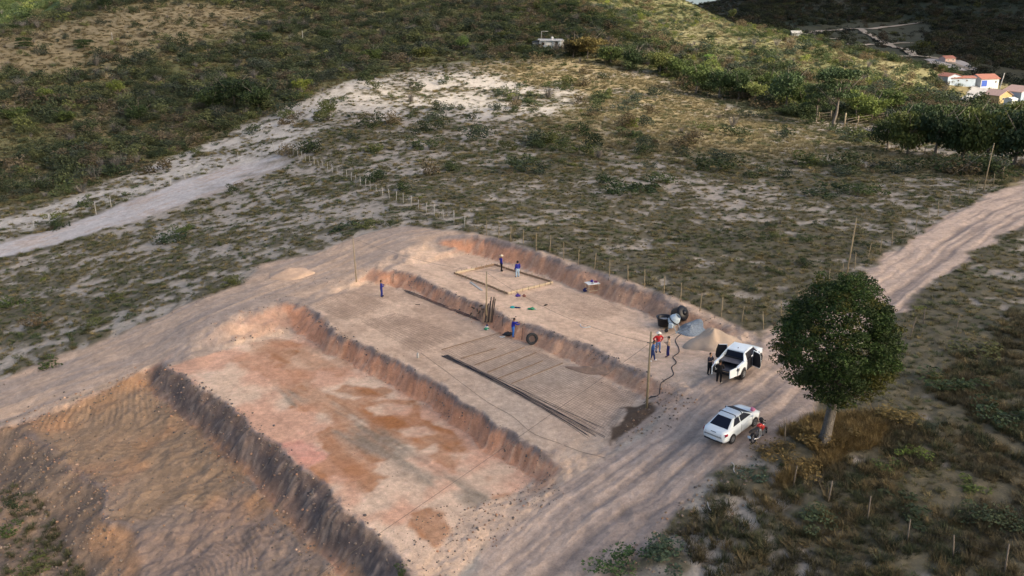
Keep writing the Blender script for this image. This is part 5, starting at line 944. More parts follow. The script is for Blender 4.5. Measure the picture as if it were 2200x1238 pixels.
# ------------------------------------------------------------------ people
SKIN = [mat('skin_brown', (.24,.13,.08), .6, .1, 8), mat('skin_tan', (.42,.25,.16), .6, .1, 8)]
def cloth(name, c): return mat(name, c, .85, .18, 9, .01)
def person(label, px, py, face, top, legs, shoes, arms='front', stride=0., hat=None, hair=(.02,.015,.012), skin=0, H=1.70, hood=False, bare=False, lean=0., pos=None):
    p = pos or at(px, py); s = H/1.70; L_ = lean
    J = dict(pel=(0,0,.92), wai=(L_*.3,0,1.06), che=(L_*.8,0,1.28), nek=(L_*1.1,0,1.46), hd0=(L_*1.3+.01,0,1.55), hd=(L_*1.4+.025,0,1.64))
    R_ = dict(pel=.135, wai=.125, che=.145, nek=.058, hd0=.075, hd=.085); E = [('pel','wai'),('wai','che'),('che','nek'),('nek','hd0'),('hd0','hd')]
    for q, sd_ in (('l',1),('r',-1)):
        f = stride*sd_
        J['hip'+q] = (0,.10*sd_,.88); J['kne'+q] = (f*.5+.03,.115*sd_,.48); J['ank'+q] = (f,.12*sd_,.09); J['toe'+q] = (f+.15,.14*sd_,.035)
        J['sho'+q] = (L_,.185*sd_,1.405); sh = Vector(J['sho'+q])
        a = arms if isinstance(arms, str) else arms[0 if sd_ > 0 else 1]
        if a == 'down': el = sh+Vector((-.02,.07*sd_,-.28)); wr = el+Vector((.06,.01*sd_,-.25))
        elif a == 'front': el = sh+Vector((.06,.06*sd_,-.27)); wr = el+Vector((.22,-.07*sd_,.08))
        elif a == 'reach': el = sh+Vector((.18,.04*sd_,-.20)); wr = el+Vector((.25,-.03*sd_,.02))
        elif a == 'hip': el = sh+Vector((-.06,.20*sd_,-.22)); wr = el+Vector((.10,-.15*sd_,-.18))
        elif a == 'cross': el = sh+Vector((.08,.06*sd_,-.26)); wr = el+Vector((.14,-.20*sd_,.03))
        elif a == 'phone': el = sh+Vector((.05,.06*sd_,-.28)); wr = el+Vector((.22,-.09*sd_,.12))
        J['elb'+q] = tuple(el); J['wri'+q] = tuple(wr); hdv = (wr-el).normalized(); J['pal'+q] = tuple(wr+hdv*.07)
        for k, r in (('hip',.095),('kne',.062),('ank',.043),('toe',.036),('sho',.062),('elb',.044),('wri',.030),('pal',.034)): R_[k+q] = r
        E += [('pel','hip'+q),('hip'+q,'kne'+q),('kne'+q,'ank'+q),('ank'+q,'toe'+q),('che','sho'+q),('sho'+q,'elb'+q),('elb'+q,'wri'+q),('wri'+q,'pal'+q)]
    K = list(J); me = bpy.data.meshes.new('person'); me.from_pydata([J[k] for k in K], [(K.index(a), K.index(b)) for a, b in E], []); o = bpy.data.objects.new('tmp', me); COL.objects.link(o)
    sk_ = o.modifiers.new('s', 'SKIN'); 
    for i, k in enumerate(K): me.skin_vertices[0].data[i].radius = (R_[k]*(.78 if k in ('pel','wai','che') else 1), R_[k]*(1.05 if k in ('pel','wai','che') else 1)); me.skin_vertices[0].data[i].use_root = k == 'pel'
    o.modifiers.new('u', 'SUBSURF').levels = 1; dg = bpy.context.evaluated_depsgraph_get(); bm_ = bpy.data.meshes.new_from_object(o.evaluated_get(dg)); bpy.data.objects.remove(o); 
    V = np.array([v.co[:] for v in bm_.vertices]); N_ = np.array([v.normal[:] for v in bm_.vertices]); F = [tuple(f.vertices) for f in bm_.polygons]
    seg = [(np.array(J[a]), np.array(J[b]), a+'-'+b) for a, b in E]; cen = np.array([V[list(f)].mean(0) for f in F]); D = []
    for a, b_, n_ in seg: ab = b_-a; t = np.clip(((cen-a) @ ab)/(ab @ ab), 0, 1); D.append(np.linalg.norm(cen-a-t[:,None]*ab, axis=1))
    w_ = np.argmin(D, 0); nm = [seg[i][2] for i in w_]
    is_leg = [n_.startswith(('hip','kne')) or n_.startswith('pel-hip') or (n_ == 'pel-wai' and cen[i][2] < .98) for i, n_ in enumerate(nm)]
    is_top = [(n_ in ('wai-che','che-shol','che-shor') or (n_ == 'pel-wai' and cen[i][2] >= .98) or n_.startswith('sho') or (n_.startswith('elb') and top[1]) or (n_ == 'che-nek' and cen[i][2] < 1.44)) for i, n_ in enumerate(nm)]
    is_foot = [n_.startswith('ank') for n_ in nm]
    e = MB(); e.add(V, F, 0, True)
    for q, sd_ in (('l',1),('r',-1)):     # five unequal bent fingers on each hand
        pa = Vector(J['pal'+q]); dr = (pa-Vector(J['wri'+q])).normalized(); sx = Vector((0,0,1)).cross(dr); sx = sx.normalized() if sx.length > .1 else Vector((0,1,0)); dn = dr.cross(sx)
        for i, ln in enumerate((.065,.075,.08,.07)):
            r0 = pa+sx*(i-1.5)*.021; m1 = r0+dr*ln*.6+dn*.005; e.tube([r0, m1, m1+dr*ln*.35+dn*.03], [.010,.009,.006], 5)
        r0 = pa-dr*.03-sx*.03*sd_; e.tube([r0, r0+dr*.03-sx*.028*sd_, r0+dr*.065-sx*.03*sd_], [.012,.010,.007], 5)
    hx = Vector(J['hd']); e.ell(hx+Vector((.0,0,.005)), (.098,.078,.118), 12, 10)      # skull with face
    e.tube([hx+Vector((.085,0,.025)), hx+Vector((.115,0,-.02)), hx+Vector((.09,0,-.03))], [.008,.015,.010], 5)
    for sd_ in (-1,1): e.ell(hx+Vector((0,.079*sd_,-.005)), (.02,.010,.03), 6, 4)
    b = e.build('person', SKIN[skin]); b.location = p; b.rotation_euler = (0,0,face); b.scale = (s*1.12,s*1.12,s); tag(b, label, 'person')
    for sd_ in (-1,1): m2 = MB(); m2.ell(hx+Vector((.086,.03*sd_,.012)), (.012,.014,.009), 6, 4); m2.build('eye', M_DARK, b)
    m2 = MB(); m2.box(hx+Vector((.092,0,-.058)), (.012,.045,.012)); m2.build('mouth', cloth('lip', (.25,.09,.07)), b)
    def garment(nm_, sel, off, m):
        fs = [F[i] for i in range(len(F)) if sel[i]]
        if not fs: return
        us = sorted({v for f in fs for v in f}); mp_ = {v: i for i, v in enumerate(us)}; m2 = MB(); m2.add([V[v]+N_[v]*off for v in us], [tuple(mp_[v] for v in f) for f in fs], 0, True); m2.build(nm_, m, b, recalc=False)
    garment('trousers', is_leg, .016, cloth('trousers', legs)); garment('shoes', is_foot, .018, cloth('shoe', shoes))
    if not bare: garment('shirt', is_top, .020, cloth('shirt', top[0]))
    m2 = MB()
    if hood: m2.ell(hx+Vector((-.02,0,0)), (.125,.11,.15)); m2.build('hood', cloth('hood', hair), b)
    else: m2.ell(hx+Vector((-.018,0,.025)), (.100,.090,.115)); m2.build('hair', cloth('hair', hair), b)
    if hat: m2 = MB(); m2.lathe([(.01,.15),(.085,.145),(.10,.07),(.105,.06),(.20,.045),(.20,.035),(.10,.04)], 14, M=Matrix.Translation(hx)); m2.build('hat', cloth('hat', hat), b)
    return b
DB, JB, BK = (.012,.014,.10), (.10,.17,.33), (.010,.010,.012)
person('worker in dark blue overalls standing alone near the left end of the middle terrace', 820, 638, .1, ((.012,.022,.20), 1), (.012,.02,.15), (.02,.02,.04), 'front', .04)
person('worker in blue shirt, black trousers and straw hat inside the timber frame', 1077, 583, .25, ((.015,.02,.24), 1), BK, (.03,.02,.02), ('hip','down'), .05, hat=(.62,.52,.38))
person('worker in a long blue hooded jacket and pale jeans inside the timber frame', 1112, 596, 2.2, ((.015,.02,.22), 1), (.36,.48,.58), (.05,.05,.07), 'down', .03, hood=True, hair=(.012,.012,.018))
person('worker in blue shirt and bright blue trousers leaning towards the cut wall near the tyre', 1102, 724, .35, ((.015,.022,.26), 1), (.03,.13,.42), (.05,.06,.12), 'reach', .06, lean=.07)
person('man in a red shirt, blue jeans and white hat with hands on hips', 1413, 757, -1.25, ((.42,.015,.02), 1), JB, (.04,.04,.06), 'hip', .05, hat=(.72,.68,.62))
person('man in a tan top and dark blue trousers with folded arms', 1435, 767, 2.9, ((.36,.26,.19), 0), DB, (.10,.05,.06), 'cross', .05, skin=1)
ph = person('man in a blue shirt and white shoes beside the corner pole looking at a phone', 1401, 776, -.15, ((.05,.13,.32), 0), (.02,.035,.12), (.75,.75,.75), 'phone', .18, lean=.05)
m2 = MB(); m2.box((0,0,0), (.02,.08,.15)); o = m2.build('phone', M_DARK, loc=ph.matrix_basis @ Vector((.40,.0,1.30))); tag(o, 'dark phone held by the man in the blue shirt', 'phone')
person('person in black clothes and white shoes standing behind the open pickup bed', 1544, 823, 1.15, (BK, 1), BK, (.75,.75,.72), ('front','front'), .03, H=1.75)
pp_ = PK.matrix_basis @ Vector((-1.75,1.45,0)); pp_.z = GZ(pp_.x, pp_.y)
person('person in dark patterned clothes at the far side of the pickup bed', 0, 0, -.9, ((.03,.03,.045), 0), BK, (.05,.05,.05), 'front', .03, pos=pp_, skin=1)
# ------------------------------------------------------------------ things on the terraces
M_BOARD = mat('fresh_board', (.50,.40,.28), .8, .18, 4, .004); M_BOARDO = mat('used_board', (.25,.17,.11), .85, .3, 4, .006); M_BLACKW = mat('dark_board', (.055,.04,.035), .85, .4, 5, .006)
M_REBAR = mat('rebar', (.035,.04,.055), .5, .3, 10, metal=.5); M_RUST = mat('rusty_mesh', (.15,.11,.09), .7, .3, 10, metal=.3); M_TANK = mat('black_polyethylene', (.010,.011,.016), .38, .2, 3); M_TARP = mat('black_tarpaulin', (.012,.013,.022), .35, .3, 2, .05)
M_MIX = mat('mixer_paint', (.42,.50,.56), .5, .15, 5); M_GRAV = mat('crushed_gravel', (.21,.245,.28), .95, .45, 9, .10, bscale=7, detail=10); M_SANDP = mat('heap_sand', (.40,.31,.235), .95, .38, .75, .05)
def heap(name, label, px, py, rx, ry, h, m, seed, rot=0.):
    p = at(px, py); mb = MB(); n, k = 40, 16; V = []; rr = random.Random(seed)
    for i in range(k+1):
        for j in range(n):
            a = 2*math.pi*j/n; t = i/k; w_ = 1+.13*math.sin(2*a+seed)+.07*math.sin(5*a+seed*2); x = math.cos(a)*rx*t*w_; y = math.sin(a)*ry*t*w_
            X, Y = x*math.cos(rot)-y*math.sin(rot)+p.x, x*math.sin(rot)+y*math.cos(rot)+p.y
            z = h*(1-t)**.85*(1+.25*math.sin(a*3+t*4)*t*(1-t)*2)+.34*h*(float(fbm(np.array([X]),np.array([Y]),.9,4,seed)[0])-.5)*min(1, (1-t)*4) if t > .05 else h*.93
            if t > .97: z = -.12
            V.append((X, Y, GZ(X, Y)+z))
    mb.add(V, [(i*n+j, i*n+(j+1)%n, (i+1)*n+(j+1)%n, (i+1)*n+j) for i in range(k) for j in range(n)], 0, True); o = mb.build(name, m); tag(o, label, 'heap'); return o
heap('sand_heap', 'large conical heap of tan sand next to the pickup', 1531, 742, 2.15, 1.8, 1.5, M_SANDP, 2)
heap('gravel_heap', 'low blue grey heap of crushed gravel beside the sand heap', 1484, 712, 1.4, 1.1, .62, M_GRAV, 5)
heap('soil_heap', 'low dark heap of loose soil at the foot of the middle wall', 1262, 797, 1.8, .55, .35, mat('loose_soil', (.27,.18,.13), .95, .3, 3, .05), 8, rot=-.55)
heap('spoil_heap', 'pale mound of dumped earth at the bend of the hauling track', 625, 590, 2.8, 1.6, .8, mat('pale_spoil', (.50,.35,.25), .95, .2, 2, .05), 4)
# formwork frame
F4 = [at(*q) for q in ((976,590),(1062,572),(1188,610),(1091,634))]; base = F4[0].copy(); e = empty('formwork', base, label='rectangular frame of timber boards staked out on the upper terrace', cat='formwork')
mats_ = [[M_BOARD,M_BOARD,M_BOARDO,M_BOARDO],[M_BOARDO]*4,[M_BOARD,M_BOARD,M_BOARD,M_BOARD],[M_BOARDO]*4]
for i in range(4):
    a, b = F4[i]-base, F4[(i+1)%4]-base; a.z = b.z = .0; n = 4 if i in (0,2) else 5; d = (b-a).normalized(); nn = Vector((-d.y,d.x,0))
    for k in range(n):
        q0 = a.lerp(b, k/n)+d*.02; q1 = a.lerp(b, (k+1)/n)-d*.02+nn*random.uniform(-.06,.06); mb = MB(); z_ = Vector((0,0,.16+random.uniform(-.02,.03))); mb.beam(q0+z_, q1+z_, .04, .21); mb.build('board', mats_[i][k % 4], e)
    for k in range(n*2): q0 = a.lerp(b, (k+.5)/(n*2))+nn*.07; mb = MB(); mb.tube([q0-Vector((0,0,.1)), q0+Vector((0,0,.40))], .03, 5); mb.build('stake', M_WOOD, e)
def plank(label, pa, pb, m, w_=.16, h=.04, name='plank', lift=.04):
    a, b = at(*pa), at(*pb); mb = MB(); a.z += lift; b.z += lift; mb.beam(a-a, b-a, w_, h); o = mb.build(name, m, loc=a); tag(o, label, 'plank')
plank('short grey board lying loose outside the timber frame', (1011,607), (1036,625), M_CONC, .22)
for i, (a, b) in enumerate([((949,753),(1076,716)),((990,772),(1066,750)),((1020,786),(1127,748)),((1047,802),(1152,759)),((1070,815),(1166,777)),((1099,826),(1209,782))]):
    plank('thin batten across the steel mesh, %s from the board stack' % ['first','second','third','fourth','fifth','sixth'][i], a, b, M_BOARDO, .055, .05, 'batten', .08)
# steel mesh mats
def mat_mesh(label, px, sp, r=.007, m=M_RUST, lift=.05):
    q = [at(*p) for p in px]; mb = MB(); c0 = q[0].copy(); L1 = (q[1]-q[0]).length; L2 = (q[3]-q[0]).length
    for (A, B, D_, E_, L_) in ((q[0],q[3],q[1],q[2],L2),(q[0],q[1],q[3],q[2],L1)):
        n = int(L_/sp)
        for i in range(n+1):
            a = A.lerp(B, i/n); b = D_.lerp(E_, i/n); pts = []
            for k in range(5): p = a.lerp(b, k/4); pts.append(Vector((p.x+random.uniform(-.015,.015), p.y+random.uniform(-.015,.015), GZ(p.x,p.y)+lift+(.012 if D_ is q[3] else 0)))-c0)
            mb.tube(pts, r, 3, caps=False, smooth=False)
    o = mb.build('wire_mesh', m, loc=c0, recalc=False); tag(o, label, 'wire mesh', 'steel mesh mats laid on the terraces')
mat_mesh('steel mesh mat lying under the battens in the middle of the terrace', ((949,753),(1074,717),(1209,782),(1099,826)), .26)
mat_mesh('large steel mesh mat reaching the damp patch', ((1102,828),(1213,785),(1372,850),(1304,942)), .26)
mat_mesh('steel mesh mat left of the battens', ((778,692),(852,674),(992,720),(900,760)), .26)
mat_mesh('steel mesh mat near the lone worker at the left end', ((664,656),(745,622),(838,655),(744,690)), .28, .006)
mat_mesh('steel mesh mat on the upper terrace below the white table', ((1108,642),(1200,618),(1350,667),(1268,690)), .28, .006)
# reinforcing bars
e = None; bar = None
for i in range(16):
    t = i/15; x0, y0 = 948+t*14+random.uniform(-2,2), 767-t*3; x1, y1 = 1278+random.uniform(-22,24), 930+random.uniform(-14,16); ax = 1120+random.uniform(-16,12); ay = (y0+y1)/2+random.uniform(-12,4)
    pts = []
    for k in range(9):
        s_ = k/8; X = (1-s_)**2*x0+2*s_*(1-s_)*ax+s_*s_*x1; Y = (1-s_)**2*y0+2*s_*(1-s_)*ay+s_*s_*y1; p = at(X, Y); p.z = GZ(p.x,p.y)+.05+.02*(i % 4); pts.append(p)
    if e is None: b0 = pts[0].copy(); e = empty('rebar_bundle', b0, label='long bundle of dark steel bars lying across the middle terrace', cat='steel bars')
    mb = MB(); mb.tube([q-b0 for q in pts], .015, 4); mb.build('steel_bar', M_REBAR, e, recalc=False)
e = None
for i in range(7):
    pts = [at(862+s_*160+random.uniform(-2,2)+i*1.5, 622+s_*63+i*1.4-2) for s_ in (0,.25,.5,.75,1)]
    for p in pts: p.z = GZ(p.x,p.y)+.05+.02*(i % 3)
    if e is None: b0 = pts[0].copy(); e = empty('rebar_bundle', b0, label='thin bundle of dark steel bars along the foot of the middle wall', cat='steel bars')
    mb = MB(); mb.tube([q-b0 for q in pts], .017, 4); mb.build('steel_bar', M_REBAR, e, recalc=False)
# stacked dark boards leaning by the pole
p = at(1050, 692); e = empty('board_stack', p, label='upright stack of long dark boards leaning on the cut wall', cat='board stack')
for i in range(9): mb = MB(); x = -.45+i*.10+random.uniform(-.02,.02); mb.beam((x-.05, -.1+random.uniform(-.05,.05), 0), (x+.22+random.uniform(-.05,.05), .62, 2.15+random.uniform(-.5,.15) if i > 3 else 1.6+random.uniform(-.6,.2)), .09, .04); mb.build('board', M_BLACKW if i % 3 else M_BOARDO, e)
p = at(1030, 684); e = empty('stake_bunch', p, label='bunch of stakes and short dark boards left of the upright board stack', cat='stakes')
for i, (x, z) in enumerate(((-.75,1.0),(-.35,.75),(-.15,.55),(.15,.85),(.3,.5),(-.95,.35),(0,1.2))):
    mb = MB(); mb.beam((x+.1,-.1,0), (x+.18,.15,z), .045, .045); mb.build('stake', M_WOODD, e); mb = MB(); mb.box((x+.16,.12,z), (.34,.05,.13), M=Matrix.Rotation(.5+i*.9,4,'Y')); mb.build('short_board', M_BLACKW, e)
# tyre
p = at(1143, 741); e = MB(); Mx = Matrix.Rotation(.25,4,'Z') @ Matrix.Rotation(math.radians(74),4,'X')
e.lathe([(.30,-.13),(.46,-.15),(.52,-.10),(.53,0),(.52,.10),(.46,.15),(.30,.13),(.28,.09),(.40,.10),(.44,0),(.40,-.10),(.28,-.09),(.30,-.13)], 28, M=Matrix.Translation((0,.15,.50)) @ Mx); o = e.build('tyre', M_RUB, loc=p); tag(o, 'large black tyre leaning against the cut wall', 'tyre')
# table with things
p = at(1272, 625); p.x += .0; e = empty('table', p, .35, label='site table with a white top by the back cut wall', cat='table'); mb = MB(); mb.box((0,0,.80), (1.25,.95,.04)); mb.build('tabletop', M_WHITE, e)
for x in (-.52,.52):
    for y in (-.38,.38): mb = MB(); mb.tube([(x,y,-.03),(x,y,.78)], .03, 5); mb.build('leg', M_BOARD, e)
for y in (-.38,.38): mb = MB(); mb.beam((-.52,y,.12), (.52,y,.12), .03, .05); mb.build('stretcher', M_BOARD, e)
for x in (-.52,.52): mb = MB(); mb.beam((x,-.38,.14), (x,.38,.14), .03, .05); mb.build('stretcher', M_BOARD, e)
Mt = Matrix.Translation(p) @ Matrix.Rotation(.35, 4, 'Z')
def small(name, label, cat, m, loc, f): mb = MB(); f(mb); rj = random.Random(len(label)); mb.v = [(a*rj.uniform(.82,1.2), b*rj.uniform(.82,1.2), c*rj.uniform(.7,1.15)) for a, b, c in mb.v] if cat in ('bag','clothes','cloth','backpack') else mb.v; o = mb.build(name, m, loc=loc); tag(o, label, cat); return o
M_PUR = cloth('purple_cloth', (.05,.03,.22)); M_TEAL = cloth('teal_cloth', (.03,.32,.34)); M_GRN = cloth('green_cloth', (.05,.24,.13)); M_BRN = cloth('brown_cloth', (.22,.09,.07)); M_NAVY = cloth('navy_cloth', (.02,.025,.10))
small('bag', 'small dark purple bag at the back of the white table', 'bag', M_PUR, Mt @ Vector((.05,.2,.82)), lambda b: (b.ell((0,0,.10),(.15,.10,.12)), b.tube([(-.08,0,.18),(0,0,.27),(.08,0,.18)],.012,4)))
small('lunch_box', 'flat maroon box at the right side of the white table', 'box', cloth('maroon', (.18,.03,.09)), Mt @ Vector((.38,.02,.82)), lambda b: (b.box((0,0,.05),(.32,.22,.10)), b.box((0,0,.112),(.34,.24,.02))))
small('notebook', 'small dark notebook in the middle of the white table', 'notebook', M_DARK, Mt @ Vector((-.05,-.12,.82)), lambda b: (b.box((0,0,.012),(.24,.12,.022),rz=.4), b.box((.0,0,.028),(.22,.11,.006),rz=.4)))
small('backpack', 'dark blue backpack on the ground left of the white table', 'backpack', M_NAVY, at(1257,627), lambda b: (b.ell((0,0,.20),(.20,.15,.24)), b.ell((.02,-.12,.14),(.13,.08,.12)), b.tube([(-.1,.1,.3),(-.12,.2,.2),(-.1,.12,.05)],.02,4)))
small('bag', 'dark purple bag on the ground in front of the timber frame', 'bag', M_PUR, at(1112,638), lambda b: (b.ell((0,0,.14),(.24,.14,.15)), b.ell((.18,.05,.10),(.12,.1,.1)), b.tube([(-.12,0,.25),(0,0,.38),(.12,0,.25)],.015,4)))
small('bag', 'reddish brown bag right of the purple bag', 'bag', M_BRN, at(1126,638), lambda b: (b.ell((0,0,.11),(.18,.12,.12)), b.tube([(-.1,0,.18),(0,0,.28),(.1,0,.18)],.015,4)))
small('clothes_pile', 'small pile of turquoise and dark clothes on the upper terrace', 'clothes', [M_TEAL,M_NAVY], at(1101,662), lambda b: (b.ell((0,0,.09),(.22,.14,.12)), b.ell((-.1,.1,.07),(.14,.1,.08)), b.ell((.35,-.02,.06),(.18,.10,.08),mi=1), b.ell((.58,-.06,.06),(.12,.09,.07),mi=1)))
small('clothes_pile', 'small pile of green clothes on the upper terrace', 'clothes', [M_GRN,M_CONC], at(1144,666), lambda b: (b.ell((0,0,.12),(.22,.16,.15)), b.ell((-.25,.06,.08),(.16,.1,.08)), b.ell((.25,-.08,.07),(.14,.10,.08),mi=1)))
small('clothes_pile', 'green and white sack pile at the foot of the board stack', 'clothes', [M_GRN,M_WHITE,M_NAVY], at(1045,709), lambda b: (b.ell((0,0,.12),(.22,.18,.14)), b.ell((.02,.08,.26),(.16,.12,.12),mi=1), b.ell((.08,.12,.40),(.12,.10,.10),mi=2), b.ell((.12,-.12,.08),(.1,.08,.08),mi=1)))
small('cloth', 'black heap of cloth behind the worker near the tyre', 'cloth', M_DARK, at(1091,721), lambda b: (b.ell((0,0,.16),(.38,.22,.20)), b.ell((.3,.1,.12),(.24,.18,.15)), b.ell((-.25,.02,.1),(.2,.16,.12))))
small('paper_sack', 'flat white sack left of the worker near the tyre', 'sack', M_WHITE, at(1079,725), lambda b: (b.box((0,0,.04),(.42,.22,.07),rz=.2), b.box((.16,.05,.08),(.18,.15,.03),rz=.5)))
small('boots', 'pair of dark shoes on the upper terrace right of the green clothes', 'shoes', M_BLACKW, at(1171,657), lambda b: (b.ell((0,0,.05),(.15,.06,.06)), b.ell((.12,.14,.05),(.14,.06,.06))))
small('tape_measure', 'dark tool lying on the middle terrace floor near the lone worker', 'tool', M_BLACKW, at(897,655), lambda b: (b.box((0,0,.03),(.40,.05,.04)), b.box((.2,0,.03),(.06,.2,.05))))
small('concrete_stub', 'short grey concrete post at the edge of the middle terrace', 'post', M_CONC, at(898,769), lambda b: (b.lathe([(.01,-.05),(.10,-.05),(.09,.42),(.01,.43)], 10), b.tube([(0,0,.4),(0,0,.5)],.02,5)))
for px, py, tx in ((1121,728,'right of the worker near the tyre'),(1079,700,'on the wall face left of the worker'),(844,608,'at the corner of the orange cut face')):
    small('iron_stake', 'thin dark stake %s' % tx, 'stake', M_BLACKW, at(px,py), lambda b: (b.tube([(0,0,-.1),(.08,.1,.95)], .025, 5), b.box((.08,.1,.95),(.08,.03,.03))))
# white bent pipe, hose
def path(name, label, cat, px, r, m, lift=.04, n=6):
    P_ = [at(*q) for q in px]; pts = []
    for i in range(len(P_)-1):
        a, b, c, d = P_[max(i-1,0)], P_[i], P_[i+1], P_[min(i+2,len(P_)-1)]
        for k in range(5): t = k/5; pts.append(.5*((2*b)+(c-a)*t+(2*a-5*b+4*c-d)*t*t+(3*b-a-3*c+d)*t**3))
    pts.append(P_[-1]); b0 = pts[0].copy()
    for p in pts: p.z = GZ(p.x,p.y)+lift
    mb = MB(); mb.tube([p-b0 for p in pts], r, n); o = mb.build(name, m, loc=b0, recalc=False); tag(o, label, cat)
path('pipe', 'curved white plastic pipe lying on the upper terrace', 'pipe', [(1247,698),(1249,703),(1257,705),(1269,703)], .035, M_WHITE)
path('hose', 'long dark hose winding from the mixer down to the damp patch', 'hose', [(1459,707),(1466,715),(1451,731),(1458,748),(1458,759),(1446,768),(1453,780),(1443,790),(1446,807),(1421,823),(1415,850),(1397,855),(1383,867)], .035, M_TRIM)
path('string', 'thin dark cord lying on the ground beside the steel bars', 'cord', [(905,760),(960,800),(1040,860),(1100,895),(1150,935),(1230,965),(1300,985)], .010, M_WIRE)
path('stick', 'bent pale stick lying on the bare ground below the sedan', 'stick', [(1571,995),(1577,1000),(1576,1010),(1578,1016)], .03, M_CONC)
path('stick', 'short pale stick near the dry bushes at the bottom of the road', 'stick', [(1520,1080),(1522,1090),(1527,1098)], .035, M_CONC)
path('stick', 'pale stick with a fork beside the stones at the road edge', 'stick', [(1563,1050),(1567,1056),(1566,1064)], .03, M_CONC)
# mixer, tanks
p = at(1447, 712); e = empty('cement_mixer', p, -.5, label='pale blue concrete mixer with tilted drum between black tub and gravel heap', cat='mixer')
D_ = Matrix.Translation((0,0,1.05)) @ Matrix.Rotation(math.radians(38),4,'Y')
mb = MB(); mb.lathe([(.01,-.50),(.30,-.48),(.46,-.25),(.48,.0),(.44,.22),(.26,.52),(.24,.54),(.30,.40),(.36,.1),(.2,-.3)], 20, M=D_); mb.build('drum', M_MIX, e)
mb = MB(); mb.lathe([(.485,-.05),(.51,-.05),(.51,.05),(.485,.05)], 20, M=D_); mb.build('ring_gear', M_STEELD, e)
for y in (-.5,.5): mb = MB(); mb.tube([(-.45,y,0),(0,y*.95,1.05),(.45,y,0)], .03, 6); mb.build('leg', M_MIX, e)
mb = MB(); mb.tube([(-.45,-.5,.12),(-.45,.5,.12)], .025, 6); mb.tube([(.45,-.5,.12),(.45,.5,.12)], .025, 6); mb.build('crossbar', M_MIX, e); mb = MB(); mb.box((-.05,-.66,.72), (.34,.28,.36)); mb.build('motor_box', M_MIX, e)
mb = MB(); mb.lathe([(.20,-.015),(.23,-.015),(.23,.015),(.20,.015),(.20,-.015)], 16, M=Matrix.Translation((0,.62,1.0)) @ Matrix.Rotation(math.pi/2,4,'X')); mb.build('hand_wheel', M_MIX, e)
for x in (-.45,): 
    for y in (-.56,.56): mb = MB(); mb.lathe([(.01,-.04),(.16,-.04),(.17,0),(.16,.04),(.01,.04)], 14, M=Matrix.Translation((x,y,.17)) @ Matrix.Rotation(math.pi/2,4,'X')); mb.build('wheel', M_RUB, e)
p = at(1426, 703); e = empty('water_tub', p, label='open black plastic tub on a support beside the concrete mixer', cat='tub')
mb = MB(); mb.lathe([(.01,.16),(.50,.16),(.60,.75),(.66,.92),(.70,.93),(.70,.97),(.62,.97),(.55,.75),(.46,.30),(.01,.30)], 24); mb.build('shell', M_TANK, e); mb = MB(); mb.lathe([(.01,.70),(.53,.70)], 20); mb.build('water', mat('slurry', (.26,.28,.31), .25, .3, 6), e)
for a in (0,2.1,4.2): mb = MB(); mb.tube([(math.cos(a)*.35,math.sin(a)*.35,0),(math.cos(a)*.35,math.sin(a)*.35,.18)], .09, 6); mb.build('block', M_CONC, e)
p = at(1458, 690); e = empty('water_tank', p, .4, label='black plastic water tank tipped on its side behind the mixer', cat='tank'); Tm = Matrix.Translation((.1,.1,.62)) @ Matrix.Rotation(math.radians(62),4,'X') @ Matrix.Rotation(.3,4,'Y')
mb = MB(); mb.lathe([(.01,-.55),(.55,-.53),(.62,-.35),(.66,.35),(.70,.40),(.62,.52),(.35,.62),(.01,.64)], 24, M=Tm); mb.build('shell', M_TANK, e); mb = MB(); mb.lathe([(.24,.63),(.26,.70),(.01,.72)], 14, M=Tm); mb.build('lid', M_TANK, e)
p = at(1440, 694); e = MB(); rings = []
for i in range(9):
    t = i/8; rings.append([(-.9+1.9*t, -.45+.9*j/6, (.75*math.sin(math.pi*j/6)**.6)*(.55+.45*math.sin(math.pi*t))+.06*math.sin(9*t+j*2)-.05) for j in range(7)])
e.loft(rings, closed=False, caps=False); o = e.build('tarpaulin', M_TARP, loc=p); tag(o, 'black tarpaulin draped low between the open tub and the tipped tank', 'tarpaulin')
# ------------------------------------------------------------------ stones and extra plants
M_ROCK = bpy.data.materials.new('rock'); M_ROCK.use_nodes = True
def _rockmat():
    n = M_ROCK.node_tree.nodes; l = M_ROCK.node_tree.links; b = n['Principled BSDF']; a = n.new('ShaderNodeAttribute'); a.attribute_type = 'INSTANCER'; a.attribute_name = 'tint'; tc = n.new('ShaderNodeTexCoord'); z = n.new('ShaderNodeTexNoise'); z.inputs['Scale'].default_value = 2.5; l.new(tc.outputs['Object'], z.inputs['Vector'])
    q = n.new('ShaderNodeMapRange'); q.inputs[1].default_value = .3; q.inputs[2].default_value = .7; q.inputs[3].default_value = .65; q.inputs[4].default_value = 1.3; l.new(z.outputs[0], q.inputs[0]); v = n.new('ShaderNodeVectorMath'); v.operation = 'SCALE'; l.new(a.outputs['Color'], v.inputs[0]); l.new(q.outputs[0], v.inputs['Scale']); l.new(v.outputs[0], b.inputs['Base Color']); b.inputs['Roughness'].default_value = .9
_rockmat()
ROCKC = bpy.data.collections.new('proto_rocks'); ROCKS = []
for s_ in range(4):
    mb = MB(); n, m_ = 9, 6; rr = random.Random(s_); V = []
    for i in range(m_+1):
        for j in range(n): a = 6.283*j/n; b = math.pi*i/m_; k = rr.uniform(.75,1.12) if 0 < i < m_ else .9; V.append((math.cos(a)*math.sin(b)*k*.5, math.sin(a)*math.sin(b)*k*.42, -math.cos(b)*k*.36+.2))
    mb.add(V, [(i*n+j, i*n+(j+1)%n, (i+1)*n+(j+1)%n, (i+1)*n+j) for i in range(m_) for j in range(n)]); o = mb.build('r', M_ROCK); COL.objects.unlink(o); o.name = 'r%d_proto' % s_; ROCKC.objects.link(o); ROCKS.append(o.data)
